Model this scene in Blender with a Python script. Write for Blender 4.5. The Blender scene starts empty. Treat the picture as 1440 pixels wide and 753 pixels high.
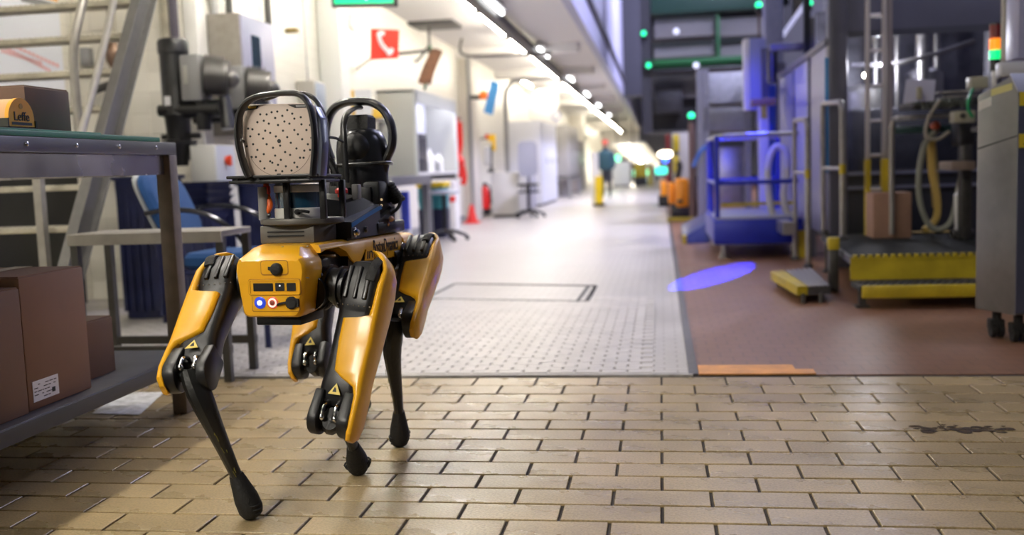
import bpy, bmesh, math, random
from mathutils import Vector as V, Matrix
random.seed(7)
C = bpy.context.scene.collection
SC = bpy.context.scene
R = math.radians

# ------------------------------------------------------------------ camera
F_PX, PITCH, YAW, ROLL, EYE = 1388.0, R(5.7), R(-8.7), R(-2.05), .86
fwd = V((math.sin(YAW)*math.cos(PITCH), math.cos(YAW)*math.cos(PITCH), -math.sin(PITCH)))
r0 = V((math.cos(YAW), -math.sin(YAW), 0)); u0 = r0.cross(fwd)
rgt = math.cos(ROLL)*r0 + math.sin(ROLL)*u0
upv = -math.sin(ROLL)*r0 + math.cos(ROLL)*u0
cam_pos = V((0, 0, EYE))
cd = bpy.data.cameras.new('camera'); cam = bpy.data.objects.new('camera', cd); C.objects.link(cam)
cam.matrix_world = Matrix(((rgt.x, upv.x, -fwd.x, 0), (rgt.y, upv.y, -fwd.y, 0), (rgt.z, upv.z, -fwd.z, EYE), (0, 0, 0, 1)))
cd.sensor_width = 36.0; cd.lens = 36.0*F_PX/1440.0; cd.clip_end = 300; cd.clip_start = .05
cd.dof.use_dof = True; cd.dof.focus_distance = 2.62; cd.dof.aperture_fstop = 2.0
SC.camera = cam

# ------------------------------------------------------------------ world, exposure, hall lamps and added fills
SC.view_settings.view_transform = 'Standard'; SC.view_settings.look = 'None'
SC.view_settings.gamma = 1.0; SC.view_settings.use_curve_mapping = False
SC.view_settings.exposure = 0.0
w = bpy.data.worlds.new('world'); SC.world = w; w.use_nodes = True
w.node_tree.nodes['Background'].inputs[0].default_value = (.60, .66, 1.0, 1)
w.node_tree.nodes['Background'].inputs[1].default_value = .022
SC.cycles.use_denoising = True

def lamp(name, kind, loc, energy, col, aim=None, **kw):
    d = bpy.data.lights.new(name, kind); d.energy = energy; d.color = col
    for k, v in kw.items(): setattr(d, k, v)
    o = bpy.data.objects.new(name, d); C.objects.link(o); o.location = loc
    if aim is not None:
        o.rotation_euler = (V(aim)-V(loc)).to_track_quat('-Z', 'Y').to_euler()
    return o
# unseen area lights, several added only to brighten surfaces, and the blue floor spot
lamp('fill_behind', 'AREA', (-2.1, -1.2, 2.78), 105, (1.0, .93, .82), (-1.3, 2.6, .2), shape='RECTANGLE', size=.9, size_y=.3)  # fill added behind the camera for the robot's rear, no fitting modelled
lamp('fill_over_bricks', 'AREA', (-.6, 4.6, 4.6), 26, (1.0, .90, .74), (-.1, 4.2, 0), shape='RECTANGLE', size=1.4, size_y=.4)  # unseen warm fill added above the brick floor
lamp('fill_fascia', 'AREA', (3.0, 13, 6.2), 850, (.68, .68, 1.0), (-1.0, 14, 4.4), shape='RECTANGLE', size=2, size_y=.8)  # added to brighten the lavender fascia, unseen
lamp('fill_fascia_far', 'AREA', (3.2, 25, 6.8), 1500, (.70, .70, 1.0), (-1.0, 27, 4.6), shape='RECTANGLE', size=2, size_y=.8)  # second unseen light, added for the far stretch of the fascia
lamp('hall_lamp_far', 'AREA', (1.6, 16, 7.5), 240, (.82, .82, 1.0), (1.2, 15, 0), shape='RECTANGLE', size=3, size_y=2)
lamp('fill_machine_front', 'AREA', (3.8, 4.4, 4.8), 85, (.66, .68, 1.0), (2.2, 8.2, 1.8), shape='RECTANGLE', size=2, size_y=.6)  # unseen bluish fill added to lift the machine front
lamp('hall_lamp_mid', 'AREA', (1.1, 9.2, 6.5), 70, (.66, .68, 1.0), (.9, 8.5, 0), shape='RECTANGLE', size=2, size_y=1)
BLUE_AT = (1.15, 9.78, 2.6)
sp_l = lamp('blue_floor_spot', 'SPOT', BLUE_AT, 7000, (.008, .018, 1.0), (.46, 7.80, 0), spot_size=R(25), spot_blend=.12, shadow_soft_size=.015)
sp_l.scale = (.26, 1, 1)
lamp('blue_wide_spot', 'SPOT', (.30, 7.9, 2.5), 420, (.006, .02, 1.0), (1.05, 10.6, .75), spot_size=R(50), spot_blend=.7, shadow_soft_size=.08)

# ------------------------------------------------------------------ helpers
def ray(x, y): return fwd + rgt*((x-720)/F_PX) - upv*((y-376.5)/F_PX)
def P(x, y, Y):                                   # the point seen at pixel x, y on the plane at distance Y
    d = ray(x, y); return cam_pos + d*(Y/d.y)
def PX(x, y, X):
    d = ray(x, y); return cam_pos + d*(X/d.x)
def FL(x, y, z=0.0):
    d = ray(x, y); return cam_pos + d*((z-EYE)/d.z)

MATS = {}
def mat(name, col, rough=.5, metal=0., noise=0., scale=20., bump=0., bscale=80., spec=.5, emit=None, estr=0., coat=0., rand=0.):
    if name in MATS: return MATS[name]
    m = bpy.data.materials.new(name); m.use_nodes = True; nt = m.node_tree; b = nt.nodes['Principled BSDF']
    L = nt.links
    b.inputs['Base Color'].default_value = (*col, 1); b.inputs['Roughness'].default_value = rough
    b.inputs['Metallic'].default_value = metal; b.inputs['Specular IOR Level'].default_value = spec
    if coat: b.inputs['Coat Weight'].default_value = coat; b.inputs['Coat Roughness'].default_value = .15
    if emit: b.inputs['Emission Color'].default_value = (*emit, 1); b.inputs['Emission Strength'].default_value = estr
    if noise or bump:
        tc = nt.nodes.new('ShaderNodeTexCoord')
    last = None
    if noise:
        n = nt.nodes.new('ShaderNodeTexNoise'); n.inputs['Scale'].default_value = scale; n.inputs['Detail'].default_value = 5
        L.new(tc.outputs['Object'], n.inputs['Vector'])
        mx = nt.nodes.new('ShaderNodeMix'); mx.data_type = 'RGBA'
        mx.inputs[6].default_value = (*[c*(1-noise) for c in col], 1); mx.inputs[7].default_value = (*[min(1, c*(1+noise)) for c in col], 1)
        mr = nt.nodes.new('ShaderNodeMapRange'); mr.inputs[1].default_value = .3; mr.inputs[2].default_value = .7
        L.new(n.outputs['Fac'], mr.inputs[0]); L.new(mr.outputs[0], mx.inputs[0])
        last = mx.outputs[2]
        rr = nt.nodes.new('ShaderNodeMapRange'); rr.inputs[3].default_value = max(.02, rough-.1); rr.inputs[4].default_value = min(1, rough+.12)
        L.new(n.outputs['Fac'], rr.inputs[0]); L.new(rr.outputs[0], b.inputs['Roughness'])
    if rand:
        oi = nt.nodes.new('ShaderNodeObjectInfo')
        hs = nt.nodes.new('ShaderNodeHueSaturation')
        r1 = nt.nodes.new('ShaderNodeMapRange'); r1.inputs[3].default_value = 1-rand; r1.inputs[4].default_value = 1+rand
        L.new(oi.outputs['Random'], r1.inputs[0]); L.new(r1.outputs[0], hs.inputs['Value'])
        if last: L.new(last, hs.inputs['Color'])
        else: hs.inputs['Color'].default_value = (*col, 1)
        last = hs.outputs[0]
    if last: L.new(last, b.inputs['Base Color'])
    if bump:
        n2 = nt.nodes.new('ShaderNodeTexNoise'); n2.inputs['Scale'].default_value = bscale; n2.inputs['Detail'].default_value = 4
        L.new(tc.outputs['Object'], n2.inputs['Vector'])
        bp = nt.nodes.new('ShaderNodeBump'); bp.inputs['Strength'].default_value = bump; bp.inputs['Distance'].default_value = .01
        L.new(n2.outputs['Fac'], bp.inputs['Height']); L.new(bp.outputs[0], b.inputs['Normal'])
    MATS[name] = m
    return m

def frame(d):
    d = V(d).normalized(); a = V((0, 0, 1)) if abs(d.z) < .9 else V((1, 0, 0))
    x = a.cross(d).normalized(); return x, d.cross(x), d

class B:
    """collects shapes and links them as one mesh object"""
    def __init__(s): s.bm = bmesh.new()
    def quad(s, pts): s.bm.faces.new([s.bm.verts.new(V(p)) for p in pts]); return s
    def loft(s, rings, cap=True, closed=True):
        vs = [[s.bm.verts.new(V(p)) for p in r] for r in rings]; n = len(vs[0])
        for a, b in zip(vs, vs[1:]):
            for i in range(n if closed else n-1):
                j = (i+1) % n
                try: s.bm.faces.new((a[i], a[j], b[j], b[i]))
                except ValueError: pass
        if cap:
            s.bm.faces.new(vs[0][::-1]); s.bm.faces.new(vs[-1])
        return s
    def hexa(s, p8, bev=0):                        # eight corners: bottom ring, top ring
        t = bmesh.new(); v = [t.verts.new(V(p)) for p in p8]
        for f in ((3, 2, 1, 0), (4, 5, 6, 7), (0, 1, 5, 4), (1, 2, 6, 5), (2, 3, 7, 6), (3, 0, 4, 7)): t.faces.new([v[i] for i in f])
        if bev: bmesh.ops.bevel(t, geom=t.edges[:], offset=bev, segments=2, affect='EDGES', profile=.5)
        s.add(t); return s
    def box(s, lo, hi, bev=0, ax=None, at=None):    # ax: three axes and at: origin, for a turned box
        lo, hi = V(lo), V(hi)
        p = [(lo.x, lo.y, lo.z), (hi.x, lo.y, lo.z), (hi.x, hi.y, lo.z), (lo.x, hi.y, lo.z), (lo.x, lo.y, hi.z), (hi.x, lo.y, hi.z), (hi.x, hi.y, hi.z), (lo.x, hi.y, hi.z)]
        if ax: p = [V(at)+ax[0]*q[0]+ax[1]*q[1]+ax[2]*q[2] for q in p]
        return s.hexa(p, bev)
    def add(s, t, M=None):
        me = bpy.data.meshes.new('tmp'); t.to_mesh(me); t.free()
        if M is not None: me.transform(M)
        s.bm.from_mesh(me); bpy.data.meshes.remove(me)
    def cyl(s, a, b, r1, r2=None, n=20, cap=True):
        a, b = V(a), V(b); r2 = r1 if r2 is None else r2; x, y, d = frame(b-a)
        ring = lambda c, r: [c+(x*math.cos(t)+y*math.sin(t))*r for t in [2*math.pi*i/n for i in range(n)]]
        return s.loft([ring(a, r1), ring(b, r2)], cap)
    def lathe(s, a, d, prof, n=24):                # prof: (distance along d, radius)
        x, y, d = frame(d); a = V(a)
        return s.loft([[a+d*h+(x*math.cos(t)+y*math.sin(t))*max(r, 1e-4) for t in [2*math.pi*i/n for i in range(n)]] for h, r in prof])
    def tube(s, pts, r, n=8, sub=0, flat=None, closed=False):
        pts = [V(p) for p in pts]
        rs = list(r) if isinstance(r, (list, tuple)) else [r]*len(pts)
        if sub:
            q, q2 = [], []
            for i in range(len(pts)-1):
                p0, p1, p2, p3 = pts[max(i-1, 0)], pts[i], pts[i+1], pts[min(i+2, len(pts)-1)]
                for k in range(sub):
                    t = k/sub
                    q.append(.5*((2*p1)+(p2-p0)*t+(2*p0-5*p1+4*p2-p3)*t*t+(3*p1-p0-3*p2+p3)*t**3)); q2.append(rs[i]+(rs[i+1]-rs[i])*t)
            q.append(pts[-1]); q2.append(rs[-1]); pts, rs = q, q2
        rings = []; x = None
        for i, p in enumerate(pts):
            d = (pts[min(i+1, len(pts)-1)]-pts[max(i-1, 0)]).normalized()
            if x is None: x = frame(d)[0] if flat is None else (V(flat[0])-d*V(flat[0]).dot(d)).normalized()
            else: x = (x-d*x.dot(d)).normalized()
            y = d.cross(x); fx, fy = (1, 1) if flat is None else (flat[1], flat[2])
            rings.append([p+(x*math.cos(t)*fx+y*math.sin(t)*fy)*rs[i] for t in [2*math.pi*(k+.5)/n for k in range(n)]])
        return s.loft(rings)
    def prism(s, poly, ext, bev=0):                # poly: points of a flat outline, ext: extrusion vector
        t = bmesh.new(); ext = V(ext)
        a = [t.verts.new(V(p)) for p in poly]; b = [t.verts.new(V(p)+ext) for p in poly]; n = len(a)
        for i in range(n): t.faces.new((a[i], a[(i+1) % n], b[(i+1) % n], b[i]))
        t.faces.new(a[::-1]); t.faces.new(b)
        bmesh.ops.recalc_face_normals(t, faces=t.faces[:])
        if bev: bmesh.ops.bevel(t, geom=t.edges[:], offset=bev, segments=2, affect='EDGES', profile=.5)
        s.add(t); return s
    def ball(s, c, r, sc=(1, 1, 1), seg=20, rings=12):
        t = bmesh.new(); bmesh.ops.create_uvsphere(t, u_segments=seg, v_segments=rings, radius=r)
        s.add(t, Matrix.Translation(V(c)) @ Matrix.Diagonal((*sc, 1))); return s
    def build(s, name, m, parent=None, kind=None, smooth=True, label=None):
        bm = s.bm; bmesh.ops.recalc_face_normals(bm, faces=bm.faces[:])
        if smooth:
            for f in bm.faces: f.smooth = True
            for e in bm.edges: e.smooth = not (len(e.link_faces) == 2 and e.calc_face_angle(0) > .62)
        me = bpy.data.meshes.new(name); bm.to_mesh(me); bm.free(); me.materials.append(m)
        o = bpy.data.objects.new(name, me); C.objects.link(o)
        if parent is not None:
            o.parent = parent; o.matrix_parent_inverse = wm(parent).inverted()
        if kind: o['kind'] = kind
        if label: o['label'] = label
        return o
def wm(o):
    M = o.matrix_basis.copy()
    return wm(o.parent) @ o.matrix_parent_inverse @ M if o.parent else M
def tag(o, label, cat, group=None):
    o['label'] = label; o['category'] = cat
    if group: o['group'] = group
    return o
def thing(name, label, cat, loc=(0, 0, 0), group=None):
    o = bpy.data.objects.new(name, None); C.objects.link(o); o.location = loc; o.empty_display_size = .1
    return tag(o, label, cat, group)
def kids(o): return [c for c in bpy.data.objects if c.parent == o]
def dup(o, parent=None, shift=(0, 0, 0), label=None):
    c = o.copy(); C.objects.link(c)
    if parent is not None: c.parent = parent
    else: c.location = V(o.location)+V(shift)
    if label: c['label'] = label
    for k in kids(o): dup(k, c)
    return c
def struct(b, name, m, parent=None, smooth=False): return b.build(name, m, parent, 'structure', smooth)
def text(body, size, m, parent, M, name='lettering', ext=.0008):
    cu = bpy.data.curves.new('t', 'FONT'); cu.body = body; cu.size = size; cu.align_x = 'CENTER'; cu.align_y = 'CENTER'; cu.extrude = ext; cu.resolution_u = 3
    t = bpy.data.objects.new('t', cu); C.objects.link(t)
    dg = bpy.context.evaluated_depsgraph_get(); me = bpy.data.meshes.new_from_object(t.evaluated_get(dg))
    bpy.data.objects.remove(t); me.transform(M); me.materials.clear(); me.materials.append(m); me.name = name
    o = bpy.data.objects.new(name, me); C.objects.link(o)
    if parent is not None: o.parent = parent; o.matrix_parent_inverse = wm(parent).inverted()
    return o
def basis(x, y, z, o): return Matrix(((x[0], y[0], z[0], o[0]), (x[1], y[1], z[1], o[1]), (x[2], y[2], z[2], o[2]), (0, 0, 0, 1)))
def rrect(x0, x1, y0, y1, r, n=4):                # rounded rectangle outline, counter-clockwise
    o = []
    for cx, cy, a in ((x1-r, y1-r, 0), (x0+r, y1-r, 90), (x0+r, y0+r, 180), (x1-r, y0+r, 270)):
        o += [(cx+r*math.cos(R(a+90*k/n)), cy+r*math.sin(R(a+90*k/n))) for k in range(n+1)]
    return o
X1, Y1, Z1 = V((1, 0, 0)), V((0, 1, 0)), V((0, 0, 1))

# ------------------------------------------------------------------ materials
yellow = mat('robot_yellow', (.86, .43, .010), .36, noise=.06, scale=9, coat=.25)
blackp = mat('black_plastic', (.010, .010, .011), .38, noise=.3, scale=30)
blackm = mat('black_satin', (.016, .016, .017), .3, metal=.2, spec=.6)
rubber = mat('rubber', (.008, .008, .008), .7, bump=.3, bscale=120)
dgrey = mat('dark_grey_metal', (.075, .072, .068), .42, metal=.45, noise=.12)
steel = mat('steel', (.42, .41, .40), .34, metal=.9, noise=.1, scale=12)
chrome = mat('chrome', (.75, .75, .76), .16, metal=1.)
tubesteel = mat('tube_steel', (.34, .32, .29), .4, metal=.6, noise=.1)
beige = mat('imager_beige', (.62, .50, .42), .5)
white = mat('white_paint', (.82, .81, .77), .5)
lightgrey = mat('light_grey_paint', (.52, .52, .50), .45)
midgrey = mat('mid_grey_paint', (.25, .25, .25), .45)
darkblue = mat('dark_blue_plastic', (.010, .014, .06), .42, noise=.25, scale=7)
blueseat = mat('blue_fabric', (.003, .045, .16), .85, bump=.3, bscale=300)
yellowp = mat('yellow_paint', (.44, .33, .010), .5, noise=.2, scale=8)
red = mat('red_paint', (.70, .03, .02), .4)
orange = mat('orange_paint', (.85, .20, .01), .45)
card = mat('cardboard', (.15, .080, .045), .75, noise=.08, scale=6)
cardl = mat('light_cardboard', (.24, .135, .085), .75, noise=.08, scale=6)
paper = mat('paper', (.78, .78, .80), .7)
ink = mat('ink', (.02, .02, .02), .6)
lavender = mat('lavender_paint', (.34, .34, .46), .42, noise=.06, scale=2)
machine = mat('machine_grey', (.10, .10, .125), .42, metal=.2, noise=.1, scale=3)
green_p = mat('green_paint', (.01, .14, .05), .5)
# ------------------------------------------------------------------ floors
grout = mat('grout', (.045, .034, .022), .8, noise=.3, scale=14)
def brick_mat():
    m = mat('brick_tile', (.43, .322, .165), .28, noise=.13, scale=3.2, bump=.10, bscale=110, rand=.13)
    nt = m.node_tree; L = nt.links; b = nt.nodes['Principled BSDF']
    src = b.inputs['Base Color'].links[0].from_socket
    # worn dark patches and speckle of the fired clay, placed in the floor
    g = nt.nodes.new('ShaderNodeNewGeometry')
    n = nt.nodes.new('ShaderNodeTexNoise'); n.inputs['Scale'].default_value = 160; n.inputs['Detail'].default_value = 3
    L.new(g.outputs['Position'], n.inputs['Vector'])
    mr = nt.nodes.new('ShaderNodeMapRange'); mr.inputs[1].default_value = .32; mr.inputs[2].default_value = .62; mr.inputs[3].default_value = .72; mr.inputs[4].default_value = 1.06
    L.new(n.outputs['Fac'], mr.inputs[0])
    n2 = nt.nodes.new('ShaderNodeTexNoise'); n2.inputs['Scale'].default_value = 1.7; n2.inputs['Detail'].default_value = 6
    L.new(g.outputs['Position'], n2.inputs['Vector'])
    m2 = nt.nodes.new('ShaderNodeMapRange'); m2.inputs[1].default_value = .35; m2.inputs[2].default_value = .65; m2.inputs[3].default_value = .8; m2.inputs[4].default_value = 1.08
    L.new(n2.outputs['Fac'], m2.inputs[0])
    mu = nt.nodes.new('ShaderNodeMath'); mu.operation = 'MULTIPLY'; L.new(mr.outputs[0], mu.inputs[0]); L.new(m2.outputs[0], mu.inputs[1])
    vm = nt.nodes.new('ShaderNodeMix'); vm.data_type = 'RGBA'; vm.blend_type = 'MULTIPLY'; vm.inputs[0].default_value = 1
    L.new(src, vm.inputs[6]); L.new(mu.outputs[0], vm.inputs[7]); L.new(vm.outputs[2], b.inputs['Base Color'])
    return m
brickm = brick_mat()
floor = struct(B().box((-4.3, -6, -.06), (2.9, 4.02, -.006)), 'floor', grout)
bounds = [1.837, 1.96, 2.083, 2.205, 2.327, 2.445, 2.565, 2.682, 2.803, 2.926, 3.048, 3.170, 3.291, 3.412, 3.541, 3.68, 3.827, 3.972]
PW = .2515
meshes = []
for v in range(6):
    def brick_mesh(hw, hd, tag_):
        t = bmesh.new(); bv = .0016
        lo = [(-hw, -hd, -.012), (hw, -hd, -.012), (hw, hd, -.012), (-hw, hd, -.012)]
        mid = [(x, y, -.0015) for x, y, _ in lo]
        top = [(x*(1-bv/hw), y*(1-bv/hd), random.uniform(-.0003, .0003)) for x, y, _ in lo]
        rr = [[t.verts.new(p) for p in ring] for ring in (lo, mid, top)]
        for a, b in zip(rr, rr[1:]):
            for i in range(4): t.faces.new((a[i], a[(i+1) % 4], b[(i+1) % 4], b[i]))
        t.faces.new(rr[2]); me = bpy.data.meshes.new('brick'); t.to_mesh(me); t.free(); me.materials.append(brickm); return me
    meshes.append(brick_mesh(PW/2-.0042, .058, v))
nb = 0
for r, (y0, y1) in enumerate(zip(bounds, bounds[1:])):
    a, b = FL(0, 376.5+(753-376.5)), None
    yc = (y0+y1)/2
    # columns of this row that the frame can show
    xl = -(yc*.78)-.12; xr = yc*.36+.2
    ph = -.012 if (r % 2 == 0) else -.138
    k0, k1 = math.floor((xl-ph)/PW), math.ceil((xr-ph)/PW)
    for k in range(k0, k1):
        xc = ph+(k+.5)*PW
        if xc < -4.1: continue
        o = bpy.data.objects.new('brick', random.choice(meshes)); C.objects.link(o)
        o.location = (xc, yc, random.uniform(-.0008, .0008)); o.scale = (1, (y1-y0-.0085)/.116, 1)
        o.rotation_euler = (random.uniform(-.0008, .0008), random.uniform(-.0008, .0008), random.uniform(-.004, .004)+(math.pi if random.random() < .5 else 0))
        o.parent = floor; nb += 1
print('bricks', nb)
# chalky white smear and a broken, dirty patch on the brick floor
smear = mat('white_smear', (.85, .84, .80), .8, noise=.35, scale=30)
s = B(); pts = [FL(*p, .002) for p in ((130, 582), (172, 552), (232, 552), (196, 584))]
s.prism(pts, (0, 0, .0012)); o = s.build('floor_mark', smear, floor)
dirt = mat('dirt_patch', (.045, .028, .014), .9, noise=.8, scale=40, bump=.8, bscale=60)
dr = B(); c0 = FL(1345, 605)
for k in range(60):
    c = c0+V((random.uniform(-.12, .16), random.gauss(0, .022), 0)); q = random.uniform(.004, .015)
    dr.ball((c.x, c.y, .0015), q, (1.5, .8, .18), 7, 4)
dr.build('dirt', dirt, floor, kind='stuff')

def tile_floor(name, col, mortar, bw, bh, rough, noise_s=1.5, joint=.006, msize=.02):
    m = bpy.data.materials.new(name); m.use_nodes = True; nt = m.node_tree; b = nt.nodes['Principled BSDF']; L = nt.links
    g = nt.nodes.new('ShaderNodeNewGeometry'); br = nt.nodes.new('ShaderNodeTexBrick')
    br.inputs['Scale'].default_value = 1; br.inputs['Brick Width'].default_value = bw; br.inputs['Row Height'].default_value = bh
    br.inputs['Mortar Size'].default_value = joint; br.inputs['Color1'].default_value = (*col, 1); br.inputs['Color2'].default_value = (*[c*.93 for c in col], 1)
    br.inputs['Mortar'].default_value = (*mortar, 1); br.inputs['Mortar Smooth'].default_value = .3
    L.new(g.outputs['Position'], br.inputs['Vector'])
    n = nt.nodes.new('ShaderNodeTexNoise'); n.inputs['Scale'].default_value = noise_s; n.inputs['Detail'].default_value = 6; L.new(g.outputs['Position'], n.inputs['Vector'])
    mr = nt.nodes.new('ShaderNodeMapRange'); mr.inputs[3].default_value = .72; mr.inputs[4].default_value = 1.2; L.new(n.outputs['Fac'], mr.inputs[0])
    mx = nt.nodes.new('ShaderNodeMix'); mx.data_type = 'RGBA'; mx.blend_type = 'MULTIPLY'; mx.inputs[0].default_value = 1
    L.new(br.outputs['Color'], mx.inputs[6]); L.new(mr.outputs[0], mx.inputs[7]); L.new(mx.outputs[2], b.inputs['Base Color'])
    rr = nt.nodes.new('ShaderNodeMapRange'); rr.inputs[3].default_value = rough-.1; rr.inputs[4].default_value = rough+.14; L.new(n.outputs['Fac'], rr.inputs[0]); L.new(rr.outputs[0], b.inputs['Roughness'])
    bp = nt.nodes.new('ShaderNodeBump'); bp.inputs['Strength'].default_value = .25; bp.inputs['Distance'].default_value = .004; bp.invert = True
    L.new(br.outputs['Fac'], bp.inputs['Height']); L.new(bp.outputs[0], b.inputs['Normal'])
    return m
whitef = tile_floor('white_floor', (.56, .53, .50), (.40, .37, .34), .11, .055, .33)
brownf = tile_floor('brown_floor', (.235, .118, .064), (.17, .088, .05), .10, .10, .40)
cf = struct(B().box((-4.3, 4.035, -.06), (.115, 60, -.003)), 'floor_corridor', whitef)
hf = struct(B().box((.135, 4.02, -.06), (6.5, 40, -.002)), 'floor_hall', brownf)
# little mosaic tiles of the corridor floor, each proud of its joints with a dark stop between neighbours
tilem = mat('mosaic_tile', (.57, .54, .51), .34, noise=.12, scale=5)
mo = B(); tk = B(); TW, TH = .110, .055
rows_ = 44
for i in range(rows_):
    y = 4.10+i*TH; off = (i % 2)*TW/2
    for k in range(int((3.1)/TW)):
        x = -.10-off-k*TW
        if x < -(y*.62)-.1 or x < -4.1: continue
        a, b2, zz = TW/2-.0035, TH/2-.0022, random.uniform(-.0006, .0006)
        v = [mo.bm.verts.new(p) for p in ((x-a, y-b2, -.004), (x+a, y-b2, -.004), (x+a, y+b2, -.004), (x-a, y+b2, -.004), (x-a+.003, y-b2+.002, zz), (x+a-.003, y-b2+.002, zz), (x+a-.003, y+b2-.002, zz), (x-a+.003, y+b2-.002, zz))]
        for f in ((4, 5, 6, 7), (0, 1, 5, 4), (1, 2, 6, 5), (2, 3, 7, 6), (3, 0, 4, 7)): mo.bm.faces.new([v[j] for j in f])
        if i < 34: tk.quad([(x+a+.0015, y-b2*.5, -.0005), (x+a+.0075, y-b2*.5, -.0005), (x+a+.0085, y+b2*.45, -.0005), (x+a+.0025, y+b2*.45, -.0005)])
mo.build('mosaic_tile', tilem, cf, kind='stuff', smooth=False)
tk.build('joint_stop', mat('joint_dark', (.16, .13, .10), .8), cf, kind='stuff', smooth=False)
# metal angle between the floors, ridge, drain cover, orange wooden strip
edge = mat('floor_edge_metal', (.12, .11, .10), .5, metal=.5, noise=.3)
struct(B().box((.098, 4.02, -.02), (.135, 30, .004)), 'trim_1', edge)
struct(B().box((-3.3, 4.005, -.02), (.115, 4.045, .003)), 'trim_2', mat('floor_ridge', (.36, .34, .31), .5, noise=.25))
wood = mat('orange_wood', (.66, .30, .09), .6, noise=.2, scale=9)
hs1 = struct(B().box((.14, 4.02, -.01), (.60, 4.105, .004)), 'trim_3', wood)
struct(B().box((.14, 4.112, -.01), (.53, 4.20, .003)), 'trim_4', wood)
dk = mat('cover_seam', (.10, .095, .09), .7)
cv = B(); q = [FL(598, 420), FL(640, 399), FL(838, 402), FL(826, 424)]
for a, b in zip(q, q[1:]+q[:1]):
    d = (b-a).normalized()*.012; n_ = V((-d.y, d.x, 0))
    cv.hexa([a-n_-Z1*.01, b-n_-Z1*.01, b+n_-Z1*.01, a+n_-Z1*.01, a-n_+Z1*.002, b-n_+Z1*.002, b+n_+Z1*.002, a+n_+Z1*.002])
for px0, px1 in ((812, 822), (824, 832)):
    a, b = FL(px0, 424), FL(px1+6, 402)
    cv.hexa([a-X1*.012-Z1*.01, a+X1*.012-Z1*.01, b+X1*.012-Z1*.01, b-X1*.012-Z1*.01, a-X1*.012+Z1*.002, a+X1*.012+Z1*.002, b+X1*.012+Z1*.002, b-X1*.012+Z1*.002])
cv.build('floor_cover_frame', dk, cf)

# ------------------------------------------------------------------ left wall, ceiling, fascia
def wall_tile(name, col, gap, bw, bh):
    m = bpy.data.materials.new(name); m.use_nodes = True; nt = m.node_tree; b = nt.nodes['Principled BSDF']; L = nt.links
    tc = nt.nodes.new('ShaderNodeTexCoord'); mp = nt.nodes.new('ShaderNodeMapping'); mp.inputs['Rotation'].default_value = (R(90), 0, R(90))
    sp = nt.nodes.new('ShaderNodeSeparateXYZ'); cb = nt.nodes.new('ShaderNodeCombineXYZ')
    L.new(tc.outputs['Object'], sp.inputs[0]); ad = nt.nodes.new('ShaderNodeMath'); L.new(sp.outputs['X'], ad.inputs[0]); L.new(sp.outputs['Y'], ad.inputs[1]); L.new(ad.outputs[0], cb.inputs['X']); L.new(sp.outputs['Z'], cb.inputs['Y'])
    br = nt.nodes.new('ShaderNodeTexBrick'); br.offset = 0; br.inputs['Scale'].default_value = 1
    br.inputs['Brick Width'].default_value = bw; br.inputs['Row Height'].default_value = bh; br.inputs['Mortar Size'].default_value = .003
    br.inputs['Color1'].default_value = (*col, 1); br.inputs['Color2'].default_value = (*[c*.96 for c in col], 1); br.inputs['Mortar'].default_value = (*gap, 1)
    L.new(cb.outputs[0], br.inputs['Vector']); L.new(br.outputs['Color'], b.inputs['Base Color']); b.inputs['Roughness'].default_value = .35
    return m
WX, CZ = -3.35, 2.9
WT = wall_tile('white_wall_tile', (.80, .77, .68), (.66, .63, .55), .10, .10)
struct(B().box((-4.4, -6, 0), (-4.2, 6.95, CZ)), 'wall_left_recess', WT); WR = struct(B().box((-4.2, 6.75, 0), (WX-.001, 6.95, CZ)), 'wall_left_return', WT)
wall = struct(B().box((WX-.2, 6.96, 0), (WX, 60, CZ)), 'wall_left', WT)
ceil = struct(B().box((-4.4, -6, CZ), (-1.15, 66, CZ+.15)), 'ceiling', mat('ceiling_white', (.74, .72, .68), .7))
# square glazed tiles of the wall return, each proud of its joint
tm_ = mat('glazed_tile', (.80, .77, .68), .3, rand=.04); me_ = None
for i in range(6):
    for k in range(19):
        if me_ is None:
            b_ = B().hexa([(-.067, 0, -.072), (.067, 0, -.072), (.067, 0, .072), (-.067, 0, .072), (-.064, -.006, -.069), (.064, -.006, -.069), (.064, -.006, .069), (-.064, -.006, .069)])
            t_ = b_.build('wall_tile', tm_, WR, smooth=False); me_ = t_.data
        else:
            t_ = bpy.data.objects.new('wall_tile', me_); C.objects.link(t_); t_.parent = WR
        t_.location = (-4.125+.1408*i, 6.7505, .075+.15*k)
# shallow cross beams under the low ceiling
for i, y in enumerate((16.5, 20.5, 25, 30, 36, 43, 50)):
    struct(B().box((WX, y, CZ-.16), (-1.3, y+.35, CZ)), 'ceiling_beam', MATS['ceiling_white'])
fasc = struct(B().box((-1.15, 2.5, CZ-.02), (-1.03, 66, 8.8)), 'wall_right', lavender)
fascs = mat('fascia_seam', (.07, .07, .09), .6)
struct(B().box((-1.03, 2.5, CZ+.42), (-.97, 66, CZ+.52)), 'trim_5', fascs)
struct(B().box((-1.03, 2.5, 6.2), (-1.0, 66, 6.3)), 'trim_6', mat('fascia_green', (.10, .20, .20), .6))
struct(B().box((-1.03, 30, 2.9), (-.3, 31, 9)), 'wall_pier', mat('dark_steel', (.02, .02, .03), .6))
hallc = mat('hall_dark', (.035, .035, .045), .8)
struct(B().box((-1.2, -6, 9), (7, 60, 9.2)), 'ceiling_hall', hallc)
struct(B().box((6.5, -6, 0), (6.7, 60, 9)), 'wall_east', mat('hall_wall', (.30, .30, .33), .7))
struct(B().box((-3.5, 60, 0), (7, 60.2, 9)), 'wall_end', mat('end_wall', (.16, .16, .17), .7))
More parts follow.
